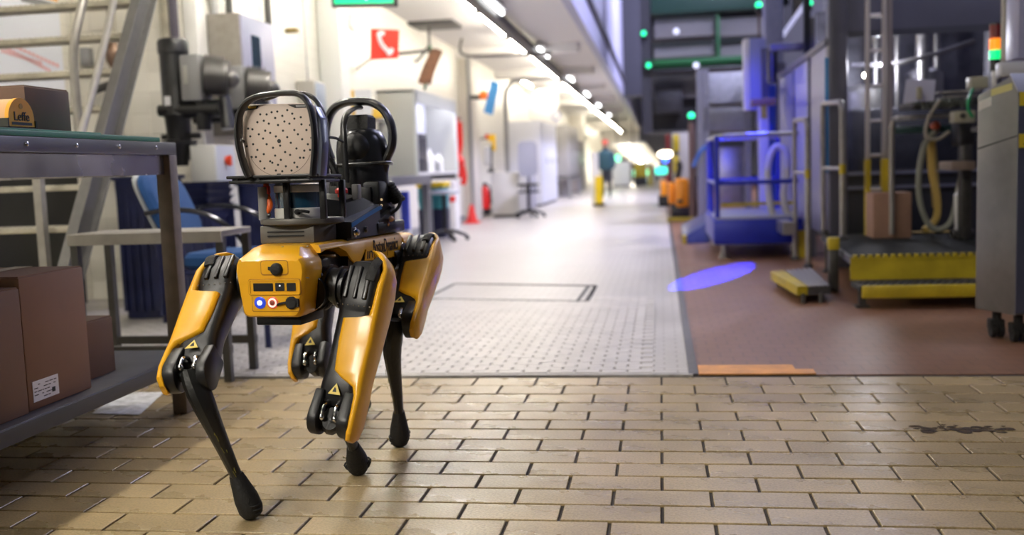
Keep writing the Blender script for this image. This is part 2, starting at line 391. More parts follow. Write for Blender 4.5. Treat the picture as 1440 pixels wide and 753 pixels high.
struct(B().box((-3.5, -6.2, 0), (7, -6, 9)), 'wall_back', mat('back_wall', (.25, .24, .23), .7))
# baseboard along the left wall
struct(B().box((WX, 8, 0), (WX+.02, 60, .1)), 'baseboard_left', midgrey)

struct(B().box((-3.34, 58.6, 1.25), (-1.16, 58.8, CZ)), 'wall_bulkhead', MATS['ceiling_white'])
# ------------------------------------------------------------------ fluorescent lamps on their tray
tray = B().box((-2.08, -3, CZ-.20), (-1.94, 59, CZ-.09)).build('cable_tray', mat('tray_grey', (.10, .095, .085), .6), None)
tag(tray, 'long dark grey cable tray hanging under the white corridor ceiling', 'tray')
hg = B()
for y in range(1, 59, 4): hg.box((-2.03, y, CZ-.1), (-1.99, y+.05, CZ+.001))
hg.build('hanger', MATS['tray_grey'], tray, kind='stuff')
tubem = mat('lamp_tube', (1, 1, 1), .4, emit=(1.0, .94, .84), estr=125)
patch_glow = mat('ceiling_patch_glow', (1, 1, 1), .4, emit=(.95, .97, 1.0), estr=9)
tubef = mat('lamp_tube_far', (1, 1, 1), .4, emit=(1.0, .92, .77), estr=80)
ord_ = ['first', 'second', 'third', 'fourth', 'fifth', 'sixth', 'seventh', 'eighth', 'ninth', 'tenth', 'eleventh', 'twelfth', 'thirteenth', 'fourteenth', 'fifteenth', 'sixteenth', 'seventeenth', 'eighteenth', 'nineteenth', 'twentieth']
def batten(x, y, l, label, m, z=CZ-.11, g='fluorescent lamps along the corridor'):
    t = thing('fluorescent_lamp', label, 'lamp', (x, y, z), g)
    hh = B().box((x-.05, y-l/2, z), (x+.05, y+l/2, z+.06))
    for q in (-.35, .35): hh.box((x-.01, y+l*q-.01, z+.05), (x+.01, y+l*q+.01, CZ+.002))
    hh.build('housing', lightgrey, t)
    B().cyl((x, y-l/2+.03, z-.025), (x, y+l/2-.03, z-.025), .022, n=10).build('tube', m, t)
    return t
ys = [-1.6, .9, 3.4, 5.9, 8.4, 10.9, 13.2, 15.8, 18.2, 20.4, 24.2, 27.0, 29.6, 32.4, 36.5, 40, 44, 48, 52, 56]
for i, y in enumerate(ys):
    batten(-2.16, y, 1.9 if i < 10 else 2.4, 'fluorescent tube left of the ceiling tray, %s from the camera' % ord_[i], tubem if i < 6 else tubef)
for i, y in enumerate((11.6, 16.6, 21.6, 26.6, 31.6, 38)):
    batten(-1.88, y, 1.3, 'glowing stand-in for a light patch right of the tray, %s from the camera' % ord_[i], patch_glow, g='stand-ins for light patches right of the tray')  # glowing shapes put in for bright reflections on the ceiling
for i, (y, x) in enumerate(((22.5, -2.95), (25.5, -2.95))):
    batten(x, y, 1.4, 'warm lamp near the wall above the clock, %s of two' % ('nearer' if i == 0 else 'farther'), tubef, g='lamps above the wall clock')
# the corridor drops beyond its crest: the lamp row goes down with it under a sloping soffit
ra, rb2 = P(878, 206, 45), P(913, 239, 57)
so = struct(B().hexa([ra+V((-.6, 0, .12)), ra+V((.9, 0, .12)), rb2+V((.9, 0, .12)), rb2+V((-.6, 0, .12)), ra+V((-.6, 0, .2)), ra+V((.9, 0, .2)), rb2+V((.9, 0, .2)), rb2+V((-.6, 0, .2))]), 'ceiling_slope', MATS['ceiling_white'])
for i in range(5):
    a, b = ra.lerp(rb2, i/5+.01), ra.lerp(rb2, (i+1)/5-.01)
    t = thing('fluorescent_lamp', 'tube of the descending far lamp row, %s from the camera' % ord_[i], 'lamp', a, 'descending lamps at the corridor end')
    B().hexa([a+V((-.05, 0, .03)), a+V((.05, 0, .03)), b+V((.05, 0, .03)), b+V((-.05, 0, .03)), a+V((-.05, 0, .125)), a+V((.05, 0, .125)), b+V((.05, 0, .125)), b+V((-.05, 0, .125))]).build('housing', lightgrey, t)
    B().cyl(a, b, .05, n=10).build('tube', tubef, t)
# the added fill lights overhead have no fittings
# ------------------------------------------------------------------ work table on the left
TX = -1.75; TY1 = 3.42; TY0 = -1.6; TX0 = -2.62
tbl = thing('work_table', 'steel work table with a green top and a low shelf at the left', 'table', (-2.18, 2.2, 0))
gmetal = mat('table_metal', (.115, .115, .13), .36, metal=.65, noise=.12, scale=5)
legm = mat('table_leg_metal', (.22, .185, .15), .5, metal=.55, noise=.15)
greent = mat('green_mat', (.008, .16, .10), .5, noise=.12, scale=8)
B().box((TX0, TY0, .955), (TX, TY1, 1.0), .004).build('top', gmetal, tbl)
B().box((TX-.028, TY0, .885), (TX-.022, TY1-.06, .955)).build('apron', mat('apron_steel', (.30, .28, .28), .25, metal=.8, noise=.25, scale=4), tbl)
B().box((TX0+.03, TY1-.03, .885), (TX-.06, TY1-.024, .955)).build('apron', MATS['apron_steel'], tbl)
for x, y in ((TX-.028, TY1-.03), (TX0+.03, TY1-.03), (TX-.028, TY0+.04), (TX0+.03, TY0+.04)):
    B().box((x-.028, y-.028, 0), (x+.028, y+.028, .955), .003).build('leg', legm, tbl)
for y in (1.9, 2.28, 2.55, 2.79, 3.03, 3.27):
    B().lathe((TX, y, .978), (1, 0, 0), [(0, .007), (.003, .006), (.005, .002)], 10).build('rivet', chrome, tbl)
B().box((TX0+.01, TY0, 1.0), (TX+.002, TY1-.12, 1.016), .002).build('green_mat', greent, tbl)
B().box((TX0+.01, TY0, 1.016), (TX-.012, 2.95, 1.022), .001).build('green_mat', greent, tbl)
shelf = B().box((TX0, TY0, .17), (TX+.0, 3.50, .215), .004).build('shelf', gmetal, tbl)
B().box((TX-.002, TY0, .166), (TX+.006, 3.505, .211), .002).build('shelf_lip', mat('lip_dark', (.035, .033, .032), .45, metal=.3), tbl)
# cardboard boxes
def carton(name, lo, hi, label, m, flap=True, open_top=False):
    t = thing('cardboard_box', label, 'box', ((lo[0]+hi[0])/2, (lo[1]+hi[1])/2, lo[2]))
    B().box(lo, hi, .004).build('body', m, t)
    if flap:
        B().box((lo[0]+.004, lo[1]+.004, hi[2]), ((lo[0]+hi[0])/2-.003, hi[1]-.004, hi[2]+.004)).build('flap', m, t)
        B().box(((lo[0]+hi[0])/2+.003, lo[1]+.004, hi[2]), (hi[0]-.004, hi[1]-.004, hi[2]+.004)).build('flap', m, t)
        B().box(((lo[0]+hi[0])/2-.03, lo[1]+.002, hi[2]+.0045), ((lo[0]+hi[0])/2+.03, hi[1]-.002, hi[2]+.006)).build('tape', mat('tape', (.30, .19, .12), .3), t)
    return t
b1 = carton('b', (-2.18, 1.96, .2155), (-1.79, 2.52, .575), 'brown cardboard box on the table shelf, nearest to the camera end', card)
b2 = carton('b', (-2.2, 2.535, .2155), (-1.80, 2.85, .602), 'tall brown cardboard box on the shelf with a white printed label', cardl)
b3 = carton('b', (-2.15, 2.88, .2155), (-1.875, 3.12, .405), 'small low cardboard box on the shelf behind the labelled box', card)
b4 = carton('b', (-2.22, 2.78, 1.0225), (-1.90, 3.01, 1.163), 'brown cardboard box standing on the green table top', mat('dark_card', (.13, .075, .05), .75, noise=.08))
lb = B().box((-1.8004, 2.556, .238), (-1.7986, 2.678, .298)).build('label', paper, b2, label='white shipping label')
ln = B()
for i in range(5):
    y = 2.562
    while y < 2.665:
        l = random.uniform(.006, .02)
        if random.random() < .75: ln.box((-1.7987, y, .246+i*.0098), (-1.7980, min(y+l, 2.672), .2485+i*.0098))
        y += l+.004
ln.box((-1.7987, 2.645, .25), (-1.7980, 2.66, .264))
ln.build('lettering', ink, lb, kind='stuff')
# yellow beer carton with a rounded top, lying in a dark tray, its end turned to the corridor
lc = thing('beer_carton', 'rounded yellow and tan beer carton with black lettering, on the green table top', 'carton', (-1.95, 2.61, 1.0225))
yc, zr, rad, zb = 2.61, 1.054, .056, 1.0225
def arch(x, r):
    return [V((x, yc+r*math.cos(math.pi*k/14), zr+r*math.sin(math.pi*k/14))) for k in range(15)] + [V((x, yc-r, zb+.008)), V((x, yc+r, zb+.008))]
amber = mat('carton_yellow', (.80, .36, .02), .5)
B().loft([arch(-2.2, rad), arch(-1.803, rad)]).build('body', mat('carton_tan', (.66, .36, .17), .55), lc)
en = B().loft([arch(-1.812, rad+.0015), arch(-1.80, rad+.0015)]).build('end_panel', amber, lc, label='yellow half-round printed end')
text('Leffe', .036, ink, en, basis(Y1, Z1, X1, (-1.799, yc, zr+.004)))
B().box((-1.7995, yc-.045, zb+.012), (-1.799, yc+.045, zb+.02)).build('print_band', ink, en)
B().lathe((-1.7995, yc, zr+.034), (1, 0, 0), [(0, .008), (.0006, .008)], 12).build('print_crest', mat('crest_gold', (.45, .22, .02), .4), en)
tr = B().box((-2.22, yc-.066, zb), (-1.797, yc+.066, zb+.006)); tr.box((-2.22, yc-.066, zb), (-1.797, yc-.06, zb+.03)); tr.box((-2.22, yc+.06, zb), (-1.797, yc+.066, zb+.026))
tr.build('tray', mat('dark_tray', (.03, .025, .02), .6), lc)
# ------------------------------------------------------------------ the robot
RO_ = V((-.976, 2.851, .559)); hd_, pt_, rl_ = R(3.2), R(-1.2), R(.2)
rf = V((math.sin(hd_)*math.cos(pt_), math.cos(hd_)*math.cos(pt_), math.sin(pt_)))
rl = V((-math.cos(hd_), math.sin(hd_), 0)); ru = rf.cross(rl)
rl, ru = math.cos(rl_)*rl+math.sin(rl_)*ru, -math.sin(rl_)*rl+math.cos(rl_)*ru
rr_ = -rl
def L(f, l, u): return RO_+rf*f+rl*l+ru*u        # robot frame: forward, left, up
robot = thing('robot_dog', 'four-legged yellow and black walking robot carrying a perforated sensor panel, on the brick floor', 'robot', (RO_.x, RO_.y, 0))
AX = (rf, rl, ru)
def rbox(b, lo, hi, bev=0): return b.box(lo, hi, bev, AX, RO_)
def outline(f, pts): return [L(f, l, u) for l, u in pts]
# --- trunk
cy = -.014
tr_ = B()
tr_.loft([outline(f, [(l*s+cy, u) for l, u in rrect(-.072, .072, -.055, .085, .02)]) for f, s in ((-.38, 1), (-.30, 1), (.40, 1), (.46, .9))])
trunk = tr_.build('trunk', blackp, robot)
# hip cut-outs: dark motors with rings and bolts along the sides
cap_secs = []
def capring(f, hw, zb, zt, ch, r=.02):
    p = rrect(-hw, hw, zb, zt, r)
    return [L(f+max(0, (u-(zt-ch)))*.9, l+cy, u) for l, u in p]
cp = B()
def cap_outline(hw, zb, zs, zt, tw):               # chamfered shoulders: sides to zs, then in to the top width
    o = []
    for k in range(5): a = R(180+90*k/4); o.append((-hw+.014+.018+.018*math.cos(a)-.0, zb+.018+.018*math.sin(a)))
    for k in range(5): a = R(270+90*k/4); o.append((hw-.032+.018*math.cos(a)+.0, zb+.018+.018*math.sin(a)))
    o += [(hw, zs-.018), (hw-.002, zs), (hw-.010, zs+.014), (tw, zt), (tw-.012, zt+.002), (-tw+.012, zt+.002), (-tw, zt), (-hw+.010, zs+.014), (-hw+.002, zs), (-hw, zs-.018)]
    return o
def capf(f, k, hw, zb, zs, zt, tw): return [L(f, l+cy, u) for l, u in [(a*k, b) for a, b in cap_outline(hw, zb, zs, zt, tw)]]
cp.loft([capf(-.474, .95, .093, -.060, .070, .078, .080), capf(-.468, .985, .095, -.064, .072, .082, .080), capf(-.455, 1, .096, -.066, .074, .092, .074), capf(-.425, 1, .096, -.066, .074, .112, .064), capf(-.36, 1, .095, -.064, .074, .116, .064), capf(-.352, .97, .093, -.06, .072, .112, .06)])
cap = cp.build('rear_cover', yellow, robot)
# raised frames, recess, display, buttons and plugs on the rear face; local face coordinates l, u at f
FR_ = -.474
def face(poly, t0, t1): return [L(FR_-t0, l, u) for l, u in poly], rf*-(t1-t0)
def facepx(x, y):
    d = ray(x, y); o = L(FR_, 0, 0); p = cam_pos+d*((o-cam_pos).dot(rf)/d.dot(rf))-RO_
    return p.dot(rl), p.dot(ru)
def plate(name, x0, y0, x1, y1, r, t, m, parent, label=None, hollow=0):
    a, b = facepx(x0, y1), facepx(x1, y0)
    l0, l1, u0, u1 = min(a[0], b[0]), max(a[0], b[0]), min(a[1], b[1]), max(a[1], b[1])
    bb = B(); pts = rrect(l0, l1, u0, u1, r)
    if hollow:
        inn = rrect(l0+hollow, l1-hollow, u0+hollow, u1-hollow, max(r-hollow, .001))
        n = len(pts)
        for i in range(n):
            j = (i+1) % n
            bb.hexa([L(FR_+.002, *pts[i]), L(FR_+.002, *pts[j]), L(FR_+.002, *inn[j]), L(FR_+.002, *inn[i]), L(FR_-t, *pts[i]), L(FR_-t, *pts[j]), L(FR_-t, *inn[j]), L(FR_-t, *inn[i])])
    else:
        bb.prism([L(FR_+.002, *p) for p in pts], rf*-(t+.002))
    return bb.build(name, m, parent, label=label)
yd = mat('robot_yellow_dark', (.42, .16, .006), .5)
plate('control_frame', 351, 393, 422, 415, .006, .0035, yellow, cap, hollow=.0035)
plate('control_seam', 350, 392, 423, 416, .007, .0006, yd, cap)
plate('control_field', 353, 394.5, 420.5, 413.5, .005, .0012, yellow, cap)
plate('display', 357, 398.5, 384, 410, .0015, .0022, blackm, cap)
for x in (388, 404): plate('key', x, 398, x+12, 409.5, .002, .003, blackp, cap)
sl = facepx(394, 402); B().lathe(L(FR_-.003, *sl), -rf, [(0, .0022), (.001, .0018), (.0013, .0006)], 10).build('key_light', mat('key_led', (.8, .8, .8), .3, emit=(.9, .9, 1), estr=1.5), cap)
plate('plug_recess', 367, 366, 405, 388, .008, .0006, yd, cap); plate('plug_field', 368, 367, 404, 386, .007, .0013, yellow, cap)
a = facepx(389.5, 379)
B().lathe(L(FR_, *a), -rf, [(0, .0165), (.006, .0165), (.010, .014), (.012, .010)], 20).build('plug_cap', rubber, cap)
b_ = facepx(378, 377); B().prism([L(FR_, a[0]+.006, a[1]+.006), L(FR_, b_[0], b_[1]+.003), L(FR_, b_[0], b_[1]-.005), L(FR_, a[0]+.006, a[1]-.006)], -rf*.006).build('plug_tab', rubber, cap)
plate('lower_recess', 355, 417, 421, 439, .005, .0006, yd, cap); plate('lower_field', 356, 416, 420, 438, .005, .0012, yellow, cap)
p1, p2, p3 = facepx(366.3, 426), facepx(384, 426), facepx(411, 426)
bl = B().lathe(L(FR_, *p1), -rf, [(0, .0155), (.003, .0155), (.004, .013)], 20).build('power_button', mat('button_blue', (.03, .06, .5), .3, emit=(.03, .09, 1), estr=.35), cap, label='blue lit power button')
B().lathe(L(FR_-.004, *p1), -rf, [(0, .0065), (.002, .0065), (.0028, .004)], 16).build('button_light', mat('button_white', (.9, .9, 1), .3, emit=(.75, .85, 1), estr=1.8), bl)
b2_ = B().lathe(L(FR_, *p2), -rf, [(0, .0155), (.003, .0155), (.004, .013)], 20).build('lockout_button', mat('button_red', (.75, .12, .06), .3, emit=(1, .18, .08), estr=.15), cap, label='red ringed lockout button')
B().tube([L(FR_-.0045, p2[0]+.0098*math.cos(2*math.pi*i/16), p2[1]+.0098*math.sin(2*math.pi*i/16)) for i in range(17)], .0022, 6).build('button_ring', mat('ring_white', (.9, .75, .7), .3, emit=(1, .7, .6), estr=.9), b2_)
B().lathe(L(FR_-.004, *p2), -rf, [(0, .006), (.003, .006), (.004, .003)], 12).build('button_centre', mat('button_core', (.30, .06, .04), .4), b2_)
B().lathe(L(FR_, *p3), -rf, [(0, .0165), (.007, .0165), (.010, .013)], 10).build('plug_cap', rubber, cap)
pl = B().prism([L(FR_-.001, p3[0]+.011, p3[1]-.014), L(FR_-.001, p3[0]-.019, p3[1]-.010), L(FR_-.001, p3[0]-.019, p3[1]+.010), L(FR_-.001, p3[0]+.010, p3[1]+.014)], -rf*.006); pl.build('plug_flange', rubber, cap)
B().tube([L(FR_-.006, p2[0]-.014, p2[1]-.006), L(FR_-.007, (p2[0]+p3[0])/2+.004, p3[1]-.002), L(FR_-.006, p3[0]+.012, p3[1]+.001)], .0032, 6, 4).build('plug_strap', rubber, cap)
q1 = facepx(433, 390); B().prism([L(FR_-.0, q1[0]+.005, q1[1]), L(FR_-.0, q1[0]-.004, q1[1]-.001), L(FR_, q1[0]-.004, q1[1]-.003), L(FR_, q1[0]+.005, q1[1]-.002)], -rf*.0012).build('scuff', ink, cap)
for x, y in ((386, 355.5), (422, 354.5)):
    B().lathe(L(-.425, facepx(x, y)[0], .1135), ru, [(0, .004), (.0012, .0036)], 10).build('screw', steel, cap)
# block below the rear cover
bb = B(); rbox(bb, (-.45, cy-.07, -.088), (-.30, cy+.055, -.062), .004); bb.build('belly_block', blackp, robot)
# --- yellow top cover and side panels (right side visible: hip opening, black stripe, lettering)
top = B()
def trow(f, hw, zl, zt): return [L(f, -hw+cy, zl), L(f, -hw+cy, zt-.014), L(f, -hw+.006+cy, zt-.004), L(f, -hw+.02+cy, zt), L(f, hw-.02+cy, zt), L(f, hw-.006+cy, zt-.004), L(f, hw+cy, zt-.014), L(f, hw+cy, zl)]
top.loft([trow(-.36, .093, .092, .116), trow(-.33, .094, .098, .117), trow(-.24, .096, .099, .117), trow(-.19, .098, .084, .117), trow(-.155, .10, .058, .117), trow(-.12, .10, .044, .117), trow(-.085, .10, .050, .117), trow(-.05, .10, .072, .117), trow(-.02, .10, .074, .117), trow(.02, .10, .078, .117), trow(.045, .10, .05, .117), trow(.07, .10, .040, .117), trow(.28, .10, .040, .117), trow(.30, .10, .045, .115), trow(.315, .095, .06, .112)])
topo = top.build('top_cover', yellow, robot)
lowc = B()
def lrow(f, hw, zb, zt): return [L(f, -hw+cy, zt), L(f, -hw-.001+cy, zb+.03), L(f, -hw+.025+cy, zb), L(f, hw-.025+cy, zb), L(f, hw+.001+cy, zb+.03), L(f, hw+cy, zt)]
lowc.loft([lrow(-.175, .095, -.04, .028), lrow(-.16, .098, -.062, .034), lrow(.0, .098, -.064, .018), lrow(.08, .098, -.062, .014), lrow(.27, .098, -.055, .008), lrow(.30, .09, -.04, .005)])
lowo = lowc.build('belly_cover', yellow, robot)
st = B(); st.loft([[L(f, s*(-.094)+cy, z0), L(f, s*(-.094)+cy, z1), L(f, s*-.02+cy, z1), L(f, s*-.02+cy, z0)] for s in (1,) for f, z0, z1 in ((-.17, .0, .12), (.31, .0, .10))])
st.loft([[L(f, .094+cy, z0), L(f, .094+cy, z1), L(f, .02+cy, z1), L(f, .02+cy, z0)] for f, z0, z1 in ((-.17, .0, .12), (.31, .0, .10))]); st.build('side_stripe', blackp, robot)
# vent plate with slanted slots beside the lettering
vp = B().prism([L(-.06, -.1005+cy, .048), L(.02, -.1005+cy, .044), L(.02, -.1005+cy, .078), L(-.045, -.1005+cy, .080)], rr_*.003).build('vent_plate', yellow, topo)
for f in (-.042, -.026): B().prism([L(f, -.104+cy, .052), L(f+.008, -.104+cy, .052), L(f+.014, -.104+cy, .074), L(f+.006, -.104+cy, .074)], rr_*.0006).build('vent_slot', ink, vp)
B().prism([L(-.008, -.104+cy, .069), L(.016, -.104+cy, .067), L(.016, -.104+cy, .073), L(-.008, -.104+cy, .074)], rr_*.0006).build('vent_slot', ink, vp)
B().prism([L(.002, -.104+cy, .052), L(.009, -.104+cy, .052), L(.011, -.104+cy, .069), L(.004, -.104+cy, .069)], rr_*.0006).build('vent_slot', ink, vp)
text('BostonDynamics', .0345, ink, topo, basis(rf, ru*1.75, rr_, L(.142, -.1006+cy, .080)), ext=.0006)
# front end: head shell, black face
hdm = B(); hdm.loft([outline(f, [(l*s+cy, u) for l, u in rrect(-.095, .095, -.05, .105, .03)]) for f, s in ((.36, .95), (.44, 1), (.49, .92))]); hdm.build('front_cover', yellow, robot)
# --- legs
knee_px = dict(RL=(318, 398, 2.54, 270, 528, 2.255), RR=(514, 408, 2.52, 467, 592, 2.356), FR=(590, 362, 3.16, 557, 456, 2.85), FL=(455, 380, 3.18, 441, 515, 2.99))
foot_px = dict(RL=(351, 716, 2.30), RR=(503, 652, 2.665), FR=(562, 614, 2.955), FL=(507, 571, 3.345))
warn = mat('warning_yellow', (.80, .62, .12), .5)
def rr_ring(c, o, b, o0, o1, b0, b1, r, n=3): return [c+o*p[0]+b*p[1] for p in rrect(o0, o1, b0, b1, min(r, (o1-o0)*.49, (b1-b0)*.49), n)]
def make_leg(key):
    hx, hy, hY, kx, ky, kY = knee_px[key]; H, K = P(hx, hy, hY), P(kx, ky, kY)
    Ft = P(*foot_px[key]); Ft.z = max(Ft.z, .034)
    if key in ('RL', 'FR'): Ft.z = .036
    s = 1 if key[1] == 'L' else -1
    d = (K-H).normalized(); ln_ = (K-H).length
    o = rl*s; o = (o-d*o.dot(d)).normalized(); b = d.cross(o); b = b if b.dot(rf) < 0 else -b
    at = lambda t: H+d*(t*ln_)
    # core: dark upper leg from the hip motor to the knee fork
    c = B()
    secs = [(-.20, -.022, .030, -.03, .03), (-.17, -.036, .044, -.05, .048), (-.10, -.042, .050, -.058, .056), (.02, -.044, .052, -.06, .058), (.14, -.044, .052, -.058, .052), (.20, -.046, .050, -.05, .045), (.215, -.046, .050, -.046, .042), (.42, -.044, .050, -.040, .038), (.62, -.042, .050, -.038, .036), (.74, -.046, .052, -.040, .034), (.86, -.050, .056, -.046, .022), (.90, -.050, .056, -.05, .012)]
    c.loft([rr_ring(at(t), o, b, *e, .02) for t, *e in secs])
    # knee fork: two cheeks round the shank
    for o0, o1 in ((-.052, -.026), (.028, .060)):
        pts = []
        for k in range(13):
            a = -math.pi/2+math.pi*k/12*1.0; pts.append((1.0*ln_+.040*math.cos(a), .045*math.sin(a)))
        pts += [(.80*ln_, .034), (.78*ln_, -.04)]
        c.prism([H+d*x+b*y+o*o0 for x, y in pts], o*(o1-o0), .005)
    c.cyl(K-o*.05, K+o*.058, .016, n=14)
    leg = c.build('leg', blackp, robot, label={'RL': 'left rear leg, planted nearest the camera', 'RR': 'right rear leg, stepping', 'FR': 'right front leg', 'FL': 'left front leg, mostly hidden'}[key])
    # hip motor housing between trunk and thigh, with ribs, strap and bolts
    h = B(); body_pt = H-o*.115
    h.cyl(H-o*.05, H-o*.128, .050, n=24); h.cyl(H-o*.062, H-o*.070, .058, n=24); h.cyl(H-o*.095, H-o*.103, .057, n=24)
    fdir = rf if key[0] == 'R' else rf
    rollc = L(-.40 if key[0] == 'R' else .42, s*.062+cy, (H-RO_).dot(ru))
    h.cyl(rollc+rf*(.02 if key[0] == 'R' else -.04), rollc+rf*(.16 if key[0] == 'R' else -.2), .048, n=24)
    for g in range(4): h.cyl(rollc+rf*(.05+.022*g)*(1 if key[0] == 'R' else -1), rollc+rf*(.058+.022*g)*(1 if key[0] == 'R' else -1), .053, n=24)
    hip = h.build('hip_motor', blackm, robot)
    rb_ = B()
    for o_a, o_b in ((-.034, -.022), (-.006, .004), (.020, .032)): rb_.box((o_a, -.0605, -.045), (o_b, .0615, .045), .003, (o, b, d), H)
    rb_.build('cooling_fin', blackm, leg, kind='stuff')
    bt = B()
    for g in range(7):
        a = R(-120+40*g); bt.ball(H-o*.126+(d*math.cos(a)-b*math.sin(a)*-1)*.046, .0028, seg=8, rings=5)
        bt.ball(H+o*(-.045+.015*g)+b*.050+d*.062, .0020, seg=8, rings=5)
    bt.build('bolt', mat('bolt_bright', (.7, .7, .7), .25, metal=.8), hip, kind='stuff')
    sp = B(); sp.tube([at(-.02)+b*.06+o*.03, at(-.13)+b*.058+o*.034, at(-.24)+b*.02+o*.03, at(-.25)-b*.02+o*.02, at(-.2)-b*.05+o*.0], .011, 8, 4, flat=(o, 1.3, .5)); sp.build('strap', rubber, leg)
    # yellow cover on the outer side: thin at hip and knee, wide in the middle
    y = B()
    cov = [(-.30, -.004, .010, -.018, .018), (-.285, .006, .030, -.03, .03), (-.25, .022, .046, -.038, .038), (-.20, .038, .056, -.042, .042), (-.13, .050, .066, -.045, .044), (.0, .050, .069, -.056, .056), (.17, .049, .071, -.056, .054), (.235, .046, .072, -.054, .054), (.262, .012, .072, -.052, .054), (.275, -.022, .072, -.052, .053), (.45, -.020, .073, -.047, .049), (.66, -.012, .072, -.043, .046), (.71, .012, .072, -.043, .045), (.76, .046, .073, -.043, .044), (.82, .055, .074, -.043, .042), (1.0, .058, .074, -.043, .042), (1.09, .056, .072, -.034, .034), (1.13, .052, .066, -.016, .016)]
    y.loft([rr_ring(at(t), o, b, *e, .012) for t, *e in cov])
    y.build('thigh_cover', yellow, leg)
    # warning triangle with a dark hand mark, and the bright linkage rods of the knee
    wt = at(.80)+b*.033
    n_ = b
    tri = [wt+d*.012-o*.017, wt+d*.012+o*.017, wt-d*.017]
    q = [p+o*(.004)+b*.004 for p in tri]
    lab = B().prism(q, b*.0015).build('warning_label', warn, leg)
    B().prism([wt+o*.004+b*.006+d*.006-o*.006, wt+o*.004+b*.006+d*.006+o*.005, wt+o*.006+b*.006-d*.003, wt+o*.002+b*.006-d*.007], b*.0006).build('mark', ink, lab)
    lk = B()
    for oo in (-.014, .016):
        lk.tube([at(.875)+b*.018+o*oo, at(.93)+b*.036+o*oo*1.1, at(1.0)+b*.030+o*oo*1.2], .0052, 8, 4); lk.ball(at(1.0)+b*.030+o*oo*1.2, .009, seg=10, rings=6)
    lk.build('linkage', chrome, leg)
    # shank: curved, tapering to the ankle
    sv = Ft-K; sl_ = sv.length; sd = sv.normalized(); back = (b-sd*b.dot(sd)).normalized()
    sp_ = [(-.04, .002, .026), (.04, .010, .034), (.12, .018, .036), (.22, .022, .033), (.36, .018, .0275), (.52, .010, .0225), (.68, .003, .0185), (.80, .0, .017), (.86, .0, .019), (.92, .0, .024)]
    bulge, arc = (.25, .055) if key in ('RR', 'FL') else (1, 0)
    pts = [K+sd*(t*sl_)+back*k*bulge+Z1*arc*math.sin(math.pi*max(0, t)) for t, k, r in sp_]
    sh = B().tube(pts, [r for t, k, r in sp_], 12, 3, flat=(o, .82, 1.12)).build('shank', mat('shank_black', (.011, .011, .010), .4, noise=.25, scale=60, bump=.15, bscale=90), leg)
    sd0 = sd
    if arc: sd = (Ft-pts[-3]).normalized()
    ft = B(); fo = (rf-sd*rf.dot(sd)).normalized()
    ft.tube([Ft-sd*.088, Ft-sd*.055, Ft-sd*.022, Ft+sd*.010, Ft+sd*.027, Ft+sd*.034], [.019, .026, .033, .034, .027, .012], 16, 2, flat=(o, .9, 1.0))
    for g in range(3): ft.tube([Ft-sd*.004+sd*g*.012+(o*math.cos(x)*.0275+back*math.sin(x)*.0305)*(1-.09*g*g/2) for x in [2*math.pi*i/14 for i in range(15)]], .0028, 5)
    ft.build('foot', rubber, leg)
    # scratches worn through to yellow-green on the shank
    sc = B()
    for g in range(8):
        t = random.uniform(.2, .75); x = random.uniform(-.6, .6)
        k = [q for q in sp_ if q[0] <= t][-1]
        c0 = K+sd0*(t*sl_)+back*(k[1]+k[2]*1.02)+o*(k[2]*.5*x)
        sc.tube([c0, c0+sd*random.uniform(.006, .02)+o*random.uniform(-.003, .003)], .0008, 4)
    sc.build('scratch', mat('scratch', (.20, .17, .02), .6), sh, kind='stuff')
for k in ('RL', 'RR', 'FR', 'FL'): make_leg(k)
# grey cable loop and pale plate in the right rear hip opening
B().tube([L(-.36, -.10, .04), L(-.345, -.125, .0), L(-.34, -.12, -.045), L(-.33, -.10, -.06)], .005, 8, 5).build('cable', mat('cable_grey', (.10, .10, .11), .4), robot)
bx = B(); rbox(bx, (-.30, -.112, -.03), (-.285, -.102, .055), .002); bx.build('pale_plate', mat('pale_plate', (.55, .48, .42), .5), robot)
rg = B().tube([L(-.28+.018*math.cos(2*math.pi*i/16), -.095+.018*math.sin(2*math.pi*i/16), .078) for i in range(17)], .003, 6); rg.build('cable_ring', mat('brass', (.45, .33, .16), .4, metal=.6), robot)

# --- payload on the back: pedestal, disc, lidar, posts, upper plate
pb = B(); rbox(pb, (-.33, -.078, .117), (-.17, .078, .165), .004)
pgrey = mat('pedestal_grey', (.12, .112, .10), .5, metal=.3)
ped = pb.build('pedestal', pgrey, robot)
pv = B(); rbox(pv, (-.333, -.05, .135), (-.329, .055, .139)); rbox(pv, (-.333, -.05, .146), (-.329, .055, .150)); pv.build('vent_slot', blackp, ped)
B().lathe(L(-.25, -.012, .165), ru, [(0, .100), (.003, .112), (.012, .114), (.017, .112), (.018, .10)], 40).build('mount_disc', pgrey, robot)
lb_ = B().lathe(L(-.25, -.003, .183), ru, [(0, .064), (.004, .066), (.026, .066), (.028, .063)], 36).build('lidar', mat('brushed_aluminium', (.80, .78, .74), .4, metal=.2), robot, label='round silver and blue-glass laser scanner')
B().lathe(L(-.25, -.003, .211), ru, [(0, .0635), (.042, .0635)], 36).build('scanner_window', mat('lidar_glass', (.008, .05, .10), .12, coat=1.0, spec=.8), lb_, label='dark blue glass band')
B().lathe(L(-.25, -.003, .253), ru, [(0, .0635), (.002, .066), (.018, .066), (.021, .062)], 36).build('scanner_cap', MATS['brushed_aluminium'], lb_)
B().lathe(L(-.314, -.028, .200), -rf, [(0, .008), (.006, .008), (.014, .005)], 12).build('scanner_plug', rubber, lb_)
B().tube([L(-.325, -.028, .200), L(-.33, -.045, .203), L(-.318, -.062, .199)], .004, 6, 4).build('scanner_plug', rubber, lb_)
